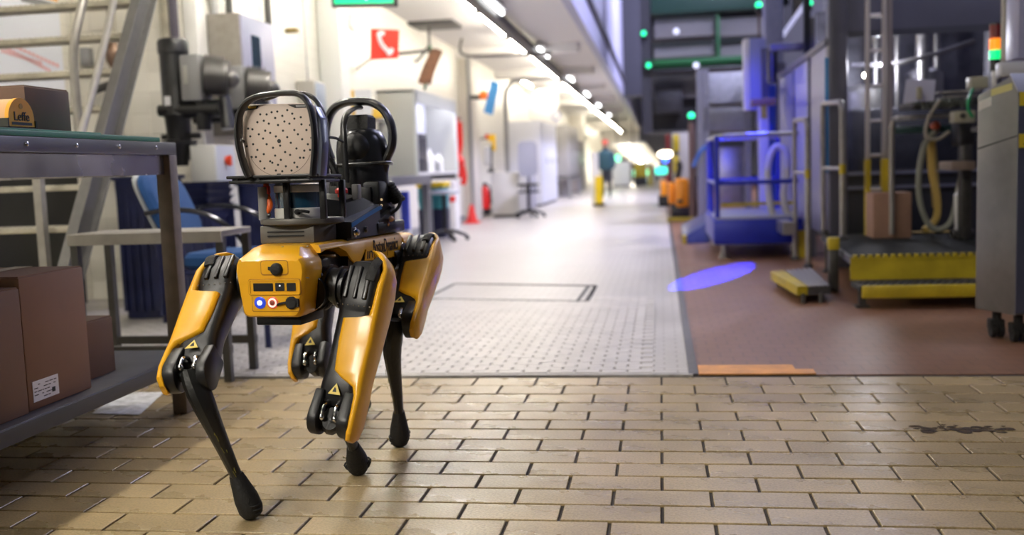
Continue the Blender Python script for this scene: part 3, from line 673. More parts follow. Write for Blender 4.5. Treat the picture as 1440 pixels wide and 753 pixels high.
for f, l in ((-.33, -.005), (-.33, -.108), (-.185, .085), (-.185, -.105)):
    pp = B(); rbox(pp, (f-.008, l-.008, .18), (f+.008, l+.008, .285), .002); pp.build('post', blackm, robot)
B().cyl(L(-.30, .078, .18), L(-.30, .078, .27), .014, n=14).build('post', midgrey, robot, label='grey round post')
up_ = B(); rbox(up_, (-.40, -.112, .292), (-.20, .132, .300), .002); rbox(up_, (-.395, -.108, .279), (-.205, .128, .287), .002); rbox(up_, (-.39, -.10, .286), (-.22, .12, .293))
plate_o = up_.build('upper_plate', blackp, robot)
bp_ = B()
for l in (-.10, -.04, .04, .1): bp_.cyl(L(-.401, l, .289), L(-.404, l, .289), .003, n=8)
bp_.build('plate_bolt', blackm, plate_o, kind='stuff')
# acoustic imager: beige perforated panel with metal flank
IF = -.385
def ipx(x, y):
    d = ray(x, y); o_ = L(IF, 0, 0); p = cam_pos+d*((o_-cam_pos).dot(rf)/d.dot(rf))-RO_; return p.dot(rl), p.dot(ru)
crn = [(341, 150), (345, 147), (436, 145), (440, 149), (443, 185), (440, 225), (436, 247), (352, 249), (347, 235), (341, 195)]
pan = B().prism([L(IF, *ipx(*p)) for p in crn][::-1], rf*.022, .003).build('sensor_panel', beige, robot, label='beige perforated sensor panel')
B().prism([L(IF+.022, *ipx(*p)) for p in ((346, 151), (437, 148), (446, 165), (449, 200), (446, 248), (352, 250))][::-1], rf*.045, .003).build('panel_back', mat('panel_flank', (.22, .25, .33), .3, metal=.6), pan)
holes = [(366,161),(382,158),(397,163),(404,155),(371,170),(387,166),(400,171),(414,167),(423,165),(362,172),(378,174),(355,182),(373,184),(391,176),(407,174),(424,175),(431,183),(436,176),(364,189),(380,187),(398,184),(414,183),(352,192),(370,195),(388,192),(404,193),(419,189),(356,203),(375,203),(394,205),(409,201),(425,196),(433,203),(362,211),(384,208),(401,214),(417,209),(428,212),(354,221),(371,217),(387,219),(408,218),(422,222),(360,213+8),(366,227),(380,227),(395,225),(414,229),(427,222),(372,237),(391,232),(402,234),(418,235),(388,240),(410,240),(397,241),(383,229),(438,194),(436,211),(347,206),(375,161),(390,157),(411,160),(349,181)]
hm = B()
for x, y in holes:
    l, u = ipx(x, y); hm.cyl(L(IF-.0006, l, u), L(IF+.002, l, u), .0031, n=9)
hm.build('microphone_hole', ink, pan, kind='stuff')
l, u = ipx(392.5, 198.5); B().cyl(L(IF-.0008, l, u), L(IF+.002, l, u), .0052, n=16).build('camera_hole', ink, pan)
cxl, cul = ipx(393, 198); rad_ = abs(ipx(345, 198)[0]-ipx(441, 198)[0])/2
B().tube([L(IF-.0002, cxl+rad_*.97*math.cos(R(a)), cul+rad_*.97*math.sin(R(a))) for a in range(205, 340, 6)], .0008, 4).build('circle_line', mat('line_brown', (.25, .18, .14), .6), pan)
tg = [ipx(*p) for p in ((345, 149.5), (364, 148.5), (362, 153), (345, 156))]
B().prism([L(IF-.0002, *p) for p in tg][::-1], -rf*.001).build('maker_strip', ink, pan)
B().prism([L(IF-.0012, *ipx(*p)) for p in ((349, 150), (361, 149.5), (360, 152.5), (350, 153))][::-1], -rf*.0006).build('maker_print', mat('print_amber', (.75, .42, .05), .5), pan)
B().prism([L(IF-.0002, *ipx(*p)) for p in ((404, 147.3), (432, 146.3), (432, 151.5), (415, 152))][::-1], -rf*.001).build('maker_strip', ink, pan)
B().prism([L(IF-.0012, *ipx(*p)) for p in ((416, 148.2), (430, 147.6), (430, 150.4), (417, 150.8))][::-1], -rf*.0006).build('maker_print', midgrey, pan)
l, u = ipx(392.5, 246.5); b_ = B(); rbox(b_, (IF-.003, l-.005, u-.004), (IF, l+.005, u+.004)); b_.build('latch', ink, pan)
gl = P(448, 206, L(IF+.045, -.09, .4).y); B().ball(L(IF+.05, -.113, (gl-RO_).dot(ru)), .0035, seg=10, rings=6).build('status_light', mat('led_green', (.1, .8, .5), .3, emit=(.1, 1, .6), estr=6), pan)
# roll cage: two flat black hoops joined by struts
def hoop(pix, f, rad, name='cage_hoop', parent=robot, flatv=None, fl=(1.5, .75)):
    pts = []
    for x, y in pix:
        d = ray(x, y); o_ = L(f, 0, 0); pts.append(cam_pos+d*((o_-cam_pos).dot(rf)/d.dot(rf)))
    return B().tube(pts, rad, 10, 5, flat=(rf, *fl)).build(name, blackm, parent)
hoop([(350, 250), (341, 225), (335, 195), (336, 165), (345, 146), (362, 136), (385, 132), (404, 131), (421, 133), (434, 146), (441, 172), (443, 205), (440, 248)], -.408, .0105)
hoop([(372, 140), (384, 136), (396, 132), (428, 132), (446, 143), (457, 168), (460, 205), (458, 248)], -.27, .0078)
B().tube([P(400, 131, 2.452), P(402, 130, 2.52), P(404, 132, 2.588)], .006, 8).build('cage_strut', blackm, robot)
B().tube([P(450, 192, 2.5), P(463, 193, 2.58), P(474, 195, 2.7), P(482, 200, 2.85)], .004, 6, 4).build('cable', rubber, robot)
B().tube([P(337, 197, 2.452), P(344, 200, 2.49)], .005, 6).build('cage_strut', blackm, robot)
# orange and black cables on the left of the pedestal
oc = B().tube([P(374, 259, 2.58), P(376, 275, 2.57), P(380, 288, 2.56), P(376, 298, 2.56), P(371, 303, 2.57)], .0078, 10, 5).build('orange_cable', mat('cable_orange', (.85, .13, .01), .45), robot)
B().box((-.008, -.008, -.010), (.008, .008, .012), .002, AX, P(375, 268, 2.565)).build('cable_plug', red, oc)
B().cyl(P(367, 301, 2.56), P(380, 303, 2.56), .006, n=10).build('cable_gland', blackp, robot)
B().tube([P(371, 305, 2.58), P(373, 317, 2.60), P(381, 330, 2.63)], .004, 6, 4).build('cable', mat('cable_rust', (.35, .07, .02), .5), robot)
B().tube([P(450, 320, 2.66), P(455, 334, 2.66), P(466, 343, 2.67), P(485, 344, 2.72), P(498, 338, 2.78), P(503, 325, 2.80)], .005, 8, 5).build('cable', rubber, robot)
B().tube([P(490, 316, 2.78), P(499, 319, 2.77), P(503, 330, 2.77), P(497, 336, 2.77)], .0038, 6, 5).build('orange_cable', mat('cable_copper', (.42, .12, .05), .5), robot)
# side electronics box with a blue edge, connector, and emergency stop
eb = B(); eb.loft([[L(f, l, u) for l, u in q] for f, q in ((-.16, [(-.07, .118), (-.118, .118), (-.118, .165), (-.07, .168)]), (-.02, [(-.03, .118), (-.118, .118), (-.118, .19), (-.03, .20)]), (.10, [(-.03, .118), (-.118, .118), (-.112, .21), (-.03, .22)]))])
ebo = eb.build('computer_box', mat('box_slate', (.045, .048, .062), .4), robot)
B().loft([[L(f, -.119, u), L(f, -.1205, u), L(f, -.1205, u+.012), L(f, -.119, u+.012)] for f, u in ((-.16, .150), (-.02, .176), (.10, .196))]).build('blue_edge', mat('blue_trim', (.01, .16, .42), .4), ebo)
B().lathe(L(-.135, -.118, .135), rr_, [(0, .014), (.003, .014), (.004, .009), (.012, .009), (.014, .006)], 18).build('connector', chrome, ebo)
B().lathe(L(-.05, -.118, .14), rr_, [(0, .009), (.008, .008)], 14).build('connector', mat('conn_dark', (.12, .12, .12), .3, metal=.8), ebo)
hb = B(); hb.loft([[L(f, l, u) for l, u in q] for f, q in ((-.12, [(.03, .17), (-.085, .17), (-.08, .225), (.03, .24)]), (-.02, [(.03, .17), (-.10, .18), (-.09, .24), (.03, .25)]), (.08, [(.03, .17), (-.11, .18), (-.10, .215), (.03, .22)]))]); hb.build('payload_hood', blackp, robot)
es = B().lathe(L(-.07, -.058, .236), ru, [(0, .012), (.010, .012), (.011, .018), (.021, .019), (.026, .014), (.027, .004)], 20).build('emergency_stop', red, robot, label='red mushroom stop button')
gb = B(); rbox(gb, (-.06, -.105, .228), (-.03, -.085, .272), .003); gb.build('grey_block', midgrey, robot)
# --- pan-tilt camera with protective rings, nearer the head
CF = .20
cc = lambda x, y, f=CF: (lambda d: cam_pos+d*((L(f, 0, 0)-cam_pos).dot(rf)/d.dot(rf)))(ray(x, y))
base_c = cc(510, 290); bl_, bu_ = (base_c-RO_).dot(rl), (base_c-RO_).dot(ru)
cb_ = B(); rbox(cb_, (CF-.075, bl_-.085, bu_-.028), (CF+.075, bl_+.085, bu_+.078), .008)
rbox(cb_, (CF-.085, bl_-.06, bu_-.02), (CF-.07, bl_-.01, bu_+.06), .004); rbox(cb_, (CF-.085, bl_+.012, bu_-.02), (CF-.07, bl_+.055, bu_+.06), .004)
cbo = cb_.build('camera_base', blackp, robot)
for y in (281, 289):
    p = cc(536.5, y, CF-.09); B().lathe(p, -rf, [(0, .004), (.002, .003)], 8).build('indicator', mat('amber_led', (.5, .35, .15), .4, emit=(1, .72, .4), estr=.5), cbo)
fw_ = B(); fw_.loft([[L(CF+.02, bl_-.10, .13), L(CF+.02, bl_-.02, .13), L(CF+.02, bl_-.02, .215), L(CF+.02, bl_-.10, .20)], [L(CF-.10, bl_-.10, .125), L(CF-.10, bl_+.02, .125), L(CF-.12, bl_+.02, .17), L(CF-.12, bl_-.095, .16)]]); rbox(fw_, (CF-.14, bl_-.10, .118), (CF+.12, bl_+.09, .155), .006); fw_.build('camera_foot', blackp, robot)
dm = cc(509, 204); dl, du = (dm-RO_).dot(rl), (dm-RO_).dot(ru)
prof = [(-.14, .062), (-.135, .080), (-.02, .082), (.01, .079), (.03, .070), (.046, .056), (.050, .040)]
dome = B().lathe(L(CF, dl, du), ru, prof, 32).build('camera_head', mat('dome_black', (.010, .011, .013), .3, coat=.3), robot, label='black pan-tilt camera head')
B().lathe(L(CF-.012, dl, du-.012), -rf, [(.0, .050), (.05, .050), (.066, .042), (.076, .026), (.08, .008)], 28).build('lens_dome', mat('lens_black', (.005, .005, .006), .5), dome)
kb = B(); kb.loft([[L(CF-.04, dl-.034, du+.045), L(CF-.04, dl+.034, du+.045), L(CF+.04, dl+.034, du+.045), L(CF+.04, dl-.034, du+.045)], [L(CF-.036, dl-.036, du+.085), L(CF-.036, dl+.036, du+.085), L(CF+.036, dl+.036, du+.085), L(CF+.036, dl-.036, du+.085)], [L(CF-.03, dl-.030, du+.093), L(CF-.03, dl+.030, du+.093), L(CF+.03, dl+.030, du+.093), L(CF+.03, dl-.030, du+.093)]]); kb.build('camera_crown', rubber, dome)
gr_ = B()
for i in range(5): gr_.tube([L(CF-.065, dl+.02-.009*i, du+.03), L(CF-.05, dl+.02-.009*i, du+.046)], .0022, 5)
gr_.build('crown_rib', blackp, dome, kind='stuff')
def ring_(pix, f, rad, fl): return hoop(pix, f, rad, 'guard_ring', robot, fl=fl)
ring_([(466, 225), (458, 200), (459, 175), (468, 155), (484, 145), (504, 143), (524, 145), (541, 157), (551, 180), (551, 205), (543, 226), (538, 250)], CF, .0150, (1.7, .85))
B().tube([L(CF-.13, dl+.006, du-.12), L(CF-.13, dl+.010, du+.03), L(CF-.10, dl+.012, du+.085), L(CF-.04, dl+.006, du+.112), L(CF, dl-.0, du+.118)], .0095, 10, 5, flat=(rl, 1.1, .7)).build('guard_ring', blackm, robot)
B().tube([cc(455, 236, CF-.02), cc(480, 233, CF-.1), cc(540, 229, CF-.1), cc(551, 230, CF)], .006, 8, 4).build('guard_ring', blackm, robot)
B().tube([cc(466, 225), cc(470, 240), cc(474, 262)], .012, 10, 3, flat=(rf, 1.5, .8)).build('guard_ring', blackm, robot)
# black corrugated hose and copper-coloured fittings at the right of the camera base
hz = B()
for i in range(7):
    p = cc(546+i*2.4, 262+i*4.2-(i*i)*.15, CF+.03); hz.lathe(p, V((.35, .1, -.9)), [(-.007, .018), (-.002, .023), (.003, .023), (.008, .018)], 14)
hz.build('corrugated_hose', rubber, robot)
B().tube([cc(546, 262, CF+.02), cc(562, 275, CF+.02), cc(560, 292, CF), cc(546, 303, CF-.02)], .0055, 8, 5).build('cable', rubber, robot)
ft_ = B()
for x, y in ((547, 311), (541, 318), (530, 322), (515, 324)): ft_.lathe(cc(x, y, CF-.05), V((.6, .2, .5)), [(0, .006), (.006, .009), (.014, .009), (.018, .005)], 10)
ft_.build('fitting', mat('copper', (.48, .30, .22), .3, metal=.9), robot)
pr_ = B(); rbox(pr_, (-.02, -.11, .117), (.30, .08, .123), .002); pr_.build('rail_plate', blackm, robot)
# cooling blade fin left of the camera
bl2 = B()
for i in range(5): bl2.tube([cc(462+i*3, 232, CF-.14), cc(463+i*3, 250, CF-.14), cc(466+i*2.4, 262, CF-.14)], .0028, 5)
bl2.tube([cc(460, 222, CF-.14), cc(470, 238, CF-.14), cc(478, 262, CF-.14)], .010, 8, 3); bl2.build('cable_comb', blackp, robot)
# ------------------------------------------------------------------ ship's ladder stair at the left wall
palem = mat('stair_pale', (.40, .37, .29), .55, metal=.2, noise=.2, scale=14)
stw = thing('metal_stair', 'steep pale metal stair with tube handrails behind the work table', 'stair', (-3.1, 4.7, 0))
sa, sb = V((-2.90, 4.20, .0)), V((-2.90, 5.75, 2.5)); sdv = (sb-sa).normalized(); nv = V((0, -sdv.z, sdv.y))
for x, in ((-2.90,), (-3.97,)):
    o_ = V((x+2.90, 0, 0)); bb = B()
    bb.hexa([sa+o_-nv*.07-X1*.012, sa+o_-nv*.07+X1*.012, sa+o_+nv*.07+X1*.012, sa+o_+nv*.07-X1*.012, sb+o_-nv*.07-X1*.012, sb+o_-nv*.07+X1*.012, sb+o_+nv*.07+X1*.012, sb+o_+nv*.07-X1*.012])
    for k in (-1, 1): bb.hexa([sa+o_+nv*(.07*k-.006)-X1*.012, sa+o_+nv*(.07*k-.006)+X1*.045, sa+o_+nv*(.07*k+.006)+X1*.045, sa+o_+nv*(.07*k+.006)-X1*.012, sb+o_+nv*(.07*k-.006)-X1*.012, sb+o_+nv*(.07*k-.006)+X1*.045, sb+o_+nv*(.07*k+.006)+X1*.045, sb+o_+nv*(.07*k+.006)-X1*.012])
    bb.build('stringer', mat('stringer_grey', (.16, .155, .15), .45, metal=.5, noise=.1), stw)
ta, tb = sa-nv*-.02, sb
for i in range(11):
    z = .225+.207*i; y = 4.20+(z/2.5)*1.55
    bb = B().box((-3.955, y-.05, z-.016), (-2.915, y+.09, z+.012), .003)
    for k in range(32): bb.box((-3.945+.032*k, y-.048, z+.011), (-3.93+.032*k, y+.085, z+.016))
    bb.build('tread', yellowp if i == 1 else palem, stw, label='yellow tread near the bottom' if i == 1 else None)
hr = B(); hr.tube([P(112, 190, 4.75), P(104, 95, 4.75), P(106, 50, 4.75), P(122, -20, 4.85), P(135, -80, 5.0)], .022, 10, 4); hr.build('handrail', tubesteel, stw)
hr = B(); hr.tube([P(114, 190, 4.62), P(140, 90, 4.82), P(160, 0, 5.0), P(170, -60, 5.1)], .020, 10, 3); hr.build('handrail', tubesteel, stw)
hr = B(); hr.box((-3.02, 4.42, 0), (-2.98, 4.46, 1.0)); hr.build('post', tubesteel, stw)
dp = B().box((-4.198, 4.3, .0), (-4.15, 6.6, 1.02)); dp.build('stair_shade_panel', mat('stair_shade_dark', (.018, .017, .012), .7, noise=.4, scale=4), None)  # dark sheet put in as the shadow under the stair
tag(bpy.data.objects['stair_shade_panel'], 'near-black panel standing in for the shade behind the stair treads', 'panel')
# white notice board with red print behind the stair
NX = -4.19; q = [PX(-30, 140, NX), PX(92, 128, NX), PX(94, 22, NX), PX(-30, 8, NX)]
y0n, y1n, z0n, z1n = q[0].y, q[1].y, 1.42, 2.22
nb_ = B().box((-4.199, y0n, z0n), (NX, y1n, z1n)).build('notice_board', mat('board_white', (.80, .82, .88), .4)); tag(nb_, 'white notice board with faint red print and an orange corner behind the stair', 'board')
bb = B()
for k, (ya, yb) in enumerate(((60, 96), (67, 103), (74, 92))):
    a, b = PX(2, ya, NX), PX(84-k*12, yb, NX)
    for g in range(14):
        c, d = a.lerp(b, g/14), a.lerp(b, (g+.72)/14); h = .024
        bb.hexa([c, c+X1*.002, d+X1*.002, d, c+Z1*h, c+X1*.002+Z1*h, d+X1*.002+Z1*h, d+Z1*h])
bb.build('red_print', mat('print_red', (.78, .42, .42), .6), nb_, kind='stuff')
B().box((NX, y1n-.30, z1n-.07), (NX+.003, y1n-.01, z1n-.005)).build('orange_strip', mat('strip_orange', (.85, .42, .03), .5), nb_)
B().box((NX, y1n-.42, z1n-.13), (NX+.003, y1n-.01, z1n-.085)).build('barcode_strip', midgrey, nb_)
# small grey junction box and conduit fittings behind the handrails
jb = B().box(P(113, 93, 6.67), P(131, 68, 6.744), .006).build('junction_box', midgrey); tag(jb, 'small grey junction box on the tiled wall between the stair handrails', 'box')
cx_ = P(160, 80, 6.66).x
cnd = thing('conduit_fitting', 'bronze valve fitting on a vertical pipe seen between the stair handrails', 'valve', (cx_, 6.66, 0))
B().cyl((cx_, 6.66, 0), (cx_, 6.66, 2.88), .028, n=10).build('pipe', palem, cnd)
B().lathe((cx_, 6.66, P(160, 95, 6.66).z), (0, 0, 1), [(0, .03), (.05, .055), (.12, .055), (.18, .03)], 14).build('valve_body', mat('bronze', (.20, .13, .09), .4, metal=.7), cnd)
B().cyl(P(158, 118, 6.64), P(130, 128, 6.6), .03, n=10).build('arm', dgrey, cnd)
# ------------------------------------------------------------------ steel bench frame, stacked blue bins, chair, hose drums
bn = thing('steel_bench', 'low grey steel bench frame behind the work table', 'bench', (-2.2, 4.05, 0))
bx0, bx1, bz = P(96, 335, 3.9).x, P(312, 327, 3.9).x, P(200, 332, 3.9).z
bb = B().box((bx0, 3.9, bz-.012), (bx1, 4.2, bz+.014), .004); bb.box((bx0, 3.89, bz-.035), (bx1, 3.905, bz+.012)); bb.build('top_frame', tubesteel, bn)
for x in (bx0+.018, bx1-.018):
    for y in (3.92, 4.18): B().box((x-.016, y-.016, 0), (x+.016, y+.016, bz-.012)).build('leg', dgrey, bn)
for y in (3.91, 4.17): B().box((bx0, y, .12), (bx1, y+.03, .155)).build('lower_rail', dgrey, bn)
def blue_bin(x, y, z, w_, d_, h, label, n=1):
    t = thing('blue_bin', label, 'bin', (x, y, z), 'stacked dark blue plastic bins')
    bb = B()
    def sec(k, zz, th=0): return [V((x+a*k, y+b*k, zz)) for a, b in rrect(-w_/2-th, w_/2+th, -d_/2-th, d_/2+th, .05)]
    bb.loft([sec(.86, z), sec(.9, z+h*.5), sec(.97, z+h*.97), sec(1, z+h*.975, .012), sec(1, z+h, .012), sec(.95, z+h, 0), sec(.9, z+h*.8, 0)]); bb.build('body', darkblue, t)
    if h > .4:
        rb = B()
        for k in range(5):
            xx = x-w_*.36+w_*.18*k; rb.box((xx-.012, y-d_/2*.97, z+.05), (xx+.012, y-d_/2*.86, z+h*.9))
            yy = y-d_*.36+d_*.18*k; rb.box((x+w_/2*.86, yy-.012, z+.05), (x+w_/2*.97, yy+.012, z+h*.9))
        rb.build('rib', darkblue, t, kind='stuff')
    return t
for i in range(5):
    z0 = 0 if i == 0 else .66+.045*(i-1)
    w5 = ['tall lowest blue bin of the stack beside the blue chair', 'second nested blue bin from the bottom beside the chair', 'third nested blue bin from the bottom beside the chair', 'fourth nested blue bin from the bottom beside the chair', 'topmost nested blue bin of the stack beside the chair'][i]
    blue_bin(-2.86, 5.75, z0, .40, .42, .70 if i == 0 else .055, w5)
blue_bin(-3.25, 5.95, 0, .30, .40, .90, 'narrow dark blue bin behind the stair foot')
blue_bin(-2.56, 6.25, 0, .34, .36, .84, 'dark blue bin behind the chair backrest')
# chair
ch = thing('office_chair', 'blue upholstered chair with curved chrome armrests behind the robot', 'chair', (-2.2, 4.95, 0))
seat = B(); seat.loft([[V((x, y, z)) for x, y in rrect(-2.46*1+.0, -1.98, 4.72, 5.18, .09)] for z in (.40, .425)])
def seat_r(k, z): return [V((-2.2+(x)*k, 4.95+(y)*k, z)) for x, y in rrect(-.25, .25, -.23, .23, .09)]
B().loft([seat_r(.93, .405), seat_r(1, .425), seat_r(1, .465), seat_r(.93, .485), seat_r(.6, .49)]).build('seat', blueseat, ch)
bk = B(); bkr = lambda k, xo: [V((-2.50-xo+(-.13)*(z/.3), 4.95+yy*k, .56+z)) for yy, z in [(a, b+.17) for a, b in rrect(-.21, .21, -.17*k, .17*k, .09)]]
bk.loft([bkr(.9, -.02), bkr(1, 0), bkr(1, .03), bkr(.9, .05)]); bk.build('backrest', blueseat, ch)
bks = B(); bks.loft([bkr(.96, .045), bkr(1.02, .05), bkr(1.0, .06)]); bks.build('backrest_shell', mat('shell_grey', (.32, .33, .33), .5), ch)
for y in (4.70, 5.20):
    B().tube([(-2.60, y, .70), (-2.45, y, .715), (-2.28, y, .69), (-2.13, y, .60), (-2.05, y, .48), (-2.04, y, .42)], .013, 10, 5).build('armrest', mat('arm_black_chrome', (.05, .05, .06), .15, metal=.9), ch)
navy = mat('navy_tube', (.012, .018, .08), .3, metal=.3)
for x, y in ((-2.42, 4.72), (-2.42, 5.18), (-1.99, 4.72), (-1.99, 5.18)):
    B().tube([(x, y, .41), (x, y, .2), (x, y, .0)], .016, 8).build('leg', navy, ch)
B().tube([(-2.45, 5.0, .41), (-2.56, 5.0, .45), (-2.60, 5.0, .62)], .018, 8, 3).build('back_support', navy, ch)
sf = B(); sf.tube([(-2.42, 4.72, .39), (-1.99, 4.72, .39), (-1.99, 5.18, .39), (-2.42, 5.18, .39), (-2.42, 4.72, .39)], .012, 8); sf.build('seat_frame', navy, ch)

# ------------------------------------------------------------------ motors, switch box and cabinet on the wall
mo_ = thing('black_motor', 'tall black cylindrical motor with a white plate on the tiled wall', 'motor', (-3.2, 6.3, 1.1))
bb = B().lathe((-3.20, 6.3, 1.12), (0, 0, 1), [(0, .075), (.16, .085), (.18, .10), (.20, .092), (.58, .092), (.585, .10), (.66, .10), (.68, .09), (.69, .05)], 28); bb.build('housing', blackp, mo_)
B().box((-3.235, 6.2, 1.36), (-3.195, 6.215, 1.42)).build('rating_plate', paper, mo_)
bb = B(); bb.lathe((-3.20, 6.3, .96), (0, 0, 1), [(0, .05), (.06, .06), (.12, .10), (.16, .12), (.17, .12), (.175, .08)], 20); bb.cyl((-3.32, 6.3, 1.16), (-3.05, 6.3, 1.16), .02); bb.box((-3.26, 6.3, 1.0), (-3.14, 6.749, 1.1)); bb.build('flange', blackm, mo_)
def gearmotor(x, y, z, label):
    t = thing('gear_motor', label, 'motor', (x, y, z), 'finned grey gear motors')
    B().box((x-.085, y-.09, z-.17), (x+.05, y+.1, z+.13), .012).build('terminal_box', midgrey, t)
    bb = B().cyl((x+.05, y, z+.0), (x+.19, y+.05, z-.02), .125, .11, 22)
    for k in range(6):
        c = V((x+.06+.02*k, y+.007*k, z-.003*k)); bb.cyl(c, c+V((.008, .003, 0)), .138, n=22)
    bb.ball((x+.2, y+.05, z-.03), .06, (1, 1, 1)); bb.build('finned_body', mat('motor_grey', (.12, .115, .11), .35, metal=.5), t)
    B().box((x-.06, y-.094, z-.06), (x-.03, y-.089, z+.06)).build('rating_plate', steel, t)
    bb = B(); bb.cyl((x+.02, y, z-.17), (x+.02, y, z-.36), .06, .045, 16); bb.cyl((x+.16, y+.03, z-.14), (x+.19, y+.0, z-.36), .035, .05, 14); bb.cyl((x-.1, y, z-.22), (x+.15, y, z-.22), .06, n=16); bb.cyl((x-.1, y, z-.22), (-3.30, y, z-.22), .04, n=10); bb.build('gearbox', blackm, t)
    return t
gearmotor(-3.01, 6.25, 1.55, 'nearer finned grey gear motor beside the black motor')
gearmotor(-2.93, 6.75, 1.52, 'farther finned grey gear motor below the wall cabinet')
sw = thing('switch_box', 'light grey control box with a red rotary switch below the motors', 'box', (-3.0, 6.3, .82))
B().box((-3.08, 6.2, .82), (-2.91, 6.5, 1.09), .006).build('enclosure', lightgrey, sw)
B().box((-2.912, 6.205, .825), (-2.900, 6.495, 1.085), .003).build('door', mat('box_door', (.60, .62, .66), .4), sw)
rs = B().lathe((-2.90, 6.36, .985), (1, 0, 0), [(0, .030), (.008, .030), (.012, .02), (.03, .02)], 14); rs.box((-2.885, 6.345, .95), (-2.865, 6.375, 1.02), .003); rs.build('rotary_switch', mat('switch_red', (.75, .07, .02), .4), sw)
bb = B(); bb.cyl((-2.99, 6.3, 0), (-2.99, 6.3, .82), .022, n=10); bb.cyl((-2.95, 6.45, 0), (-2.95, 6.45, .82), .018, n=10); bb.build('stand_pipe', tubesteel, sw)
ec = thing('electrical_cabinet', 'tall brushed grey electrical cabinet with a dark glass strip high on the wall', 'cabinet', (-3.17, 7.15, 1.2))
B().box((-3.342, 6.93, 1.18), (-3.0, 7.55, 2.06), .006).build('body', mat('cabinet_brown', (.30, .275, .24), .4, metal=.4, noise=.1), ec)
B().box((-3.002, 6.945, 1.19), (-2.985, 7.54, 2.05), .004).build('door', lavender, ec)
B().box((-2.986, 7.10, 1.22), (-2.980, 7.26, 1.92)).build('glass_strip', mat('strip_glass', (.012, .03, .05), .15), ec)
for y, z, m in ((7.43, 1.37, red), (7.40, 1.43, white)): B().lathe((-2.985, y, z), (1, 0, 0), [(0, .02), (.015, .02), (.02, .012)], 12).build('push_button', m, ec)
# wall services: conduits and a boxed riser
def riser(x0, x1, y0, y1, label, m, z0=0, z1=CZ):
    o = B().box((x0, y0, z0), (x1, y1, z1), .005).build('service_riser', m); return tag(o, label, 'riser')
riser(P(227, 60, 6.70).x, P(238, 60, 6.70).x, 6.70, 6.744, 'beige vertical cable duct on the wall above the black motor', palem, 1.75)
riser(P(240, 60, 6.71).x, P(250, 60, 6.71).x, 6.71, 6.744, 'dark vertical strip beside the beige cable duct', mat('riser_dark', (.10, .09, .12), .5), 1.75)
riser(-3.342, -3.24, 6.76, 6.92, 'wide pale boxed riser left of the electrical cabinet', white, .0)
cw = B().tube([(-3.23, 6.85, 2.9), (-3.23, 6.86, 2.3), (-3.22, 6.95, 2.1), (-3.22, 6.98, 1.6)], .012, 8, 4).build('wall_cable', tubesteel); tag(cw, 'thin grey cable running down the pale boxed riser', 'cable')
bpipe = B().cyl((-3.32, 7.04, 2.07), (-3.32, 7.04, 2.9), .015, n=10).build('blue_pipe', mat('pipe_blue', (.05, .35, .75), .4)); tag(bpipe, 'thin blue vertical pipe above the electrical cabinet', 'pipe')
for i, (y, r) in enumerate(((7.2, .03), (7.46, .028), (8.25, .03))):
    o = B().cyl((-3.30, y, 2.07 if i < 2 else 0), (-3.30, y, 2.9), r, n=12).build('conduit', [steel, dgrey, dgrey][i]); tag(o, ['wide bright conduit rising from the cabinet top', 'dark conduit rising from the cabinet top', 'grey full-height conduit right of the electrical cabinet'][i], 'pipe')
# grey floor machine parts low between chair and robot
gm = thing('pump_unit', 'low grey machine unit on the floor behind the chair', 'pump', (-2.6, 7.6, 0))
bb = B().box((-2.95, 7.3, 0), (-2.2, 7.9, .35), .02); bb.build('body', midgrey, gm)
bb = B().lathe((-2.75, 7.25, .42), (1, 0, 0), [(0, .06), (.02, .14), (.35, .14), (.37, .08), (.45, .06)], 18); bb.ball((-2.35, 7.35, .45), .13); bb.build('pump_head', mat('pump_grey', (.20, .19, .18), .5, noise=.2), gm)
riser(-3.30, -2.9, 7.95, 8.1, 'cream column face below the electrical cabinet', mat('cream', (.55, .50, .40), .6), 0, 1.15)
# ------------------------------------------------------------------ exit sign, phone sign, clock, small boxes
ex = thing('exit_sign', 'green lit exit sign with white symbols under the ceiling', 'sign', (-2.75, 8.2, 2.4))
a, b = P(468, 10, 8.2), P(558, 8, 8.2)
bb = B().hexa([a+V((0, -.03, -.005)), b+V((0, -.03, -.005)), b+V((0, .03, -.005)), a+V((0, .03, -.005)), a+V((0, -.03, .02)), b+V((0, -.03, .02)), b+V((0, .03, .02)), a+V((0, .03, .02))]); bb.hexa([a+V((0, -.03, .26)), b+V((0, -.03, .26)), b+V((0, .03, .26)), a+V((0, .03, .26)), a+V((0, -.03, .285)), b+V((0, -.03, .285)), b+V((0, .03, .285)), a+V((0, .03, .285))])
for p in (a, b-V((.02, 0, 0))): bb.box(p+V((0, -.03, 0)), p+V((.02, .03, .27)))
bb.build('frame', dgrey, ex)
bb = B().hexa([a+V((.02, -.02, .02)), b+V((-.02, -.02, .02)), b+V((-.02, .02, .02)), a+V((.02, .02, .02)), a+V((.02, -.02, .26)), b+V((-.02, -.02, .26)), b+V((-.02, .02, .26)), a+V((.02, .02, .26))]); gp = bb.build('lit_panel', mat('exit_green', (.0, .5, .2), .4, emit=(.01, .75, .28), estr=.9), ex)
wl = mat('exit_white', (.9, .9, .9), .4, emit=(.8, 1, .9), estr=1.6)
c = (a+b)/2
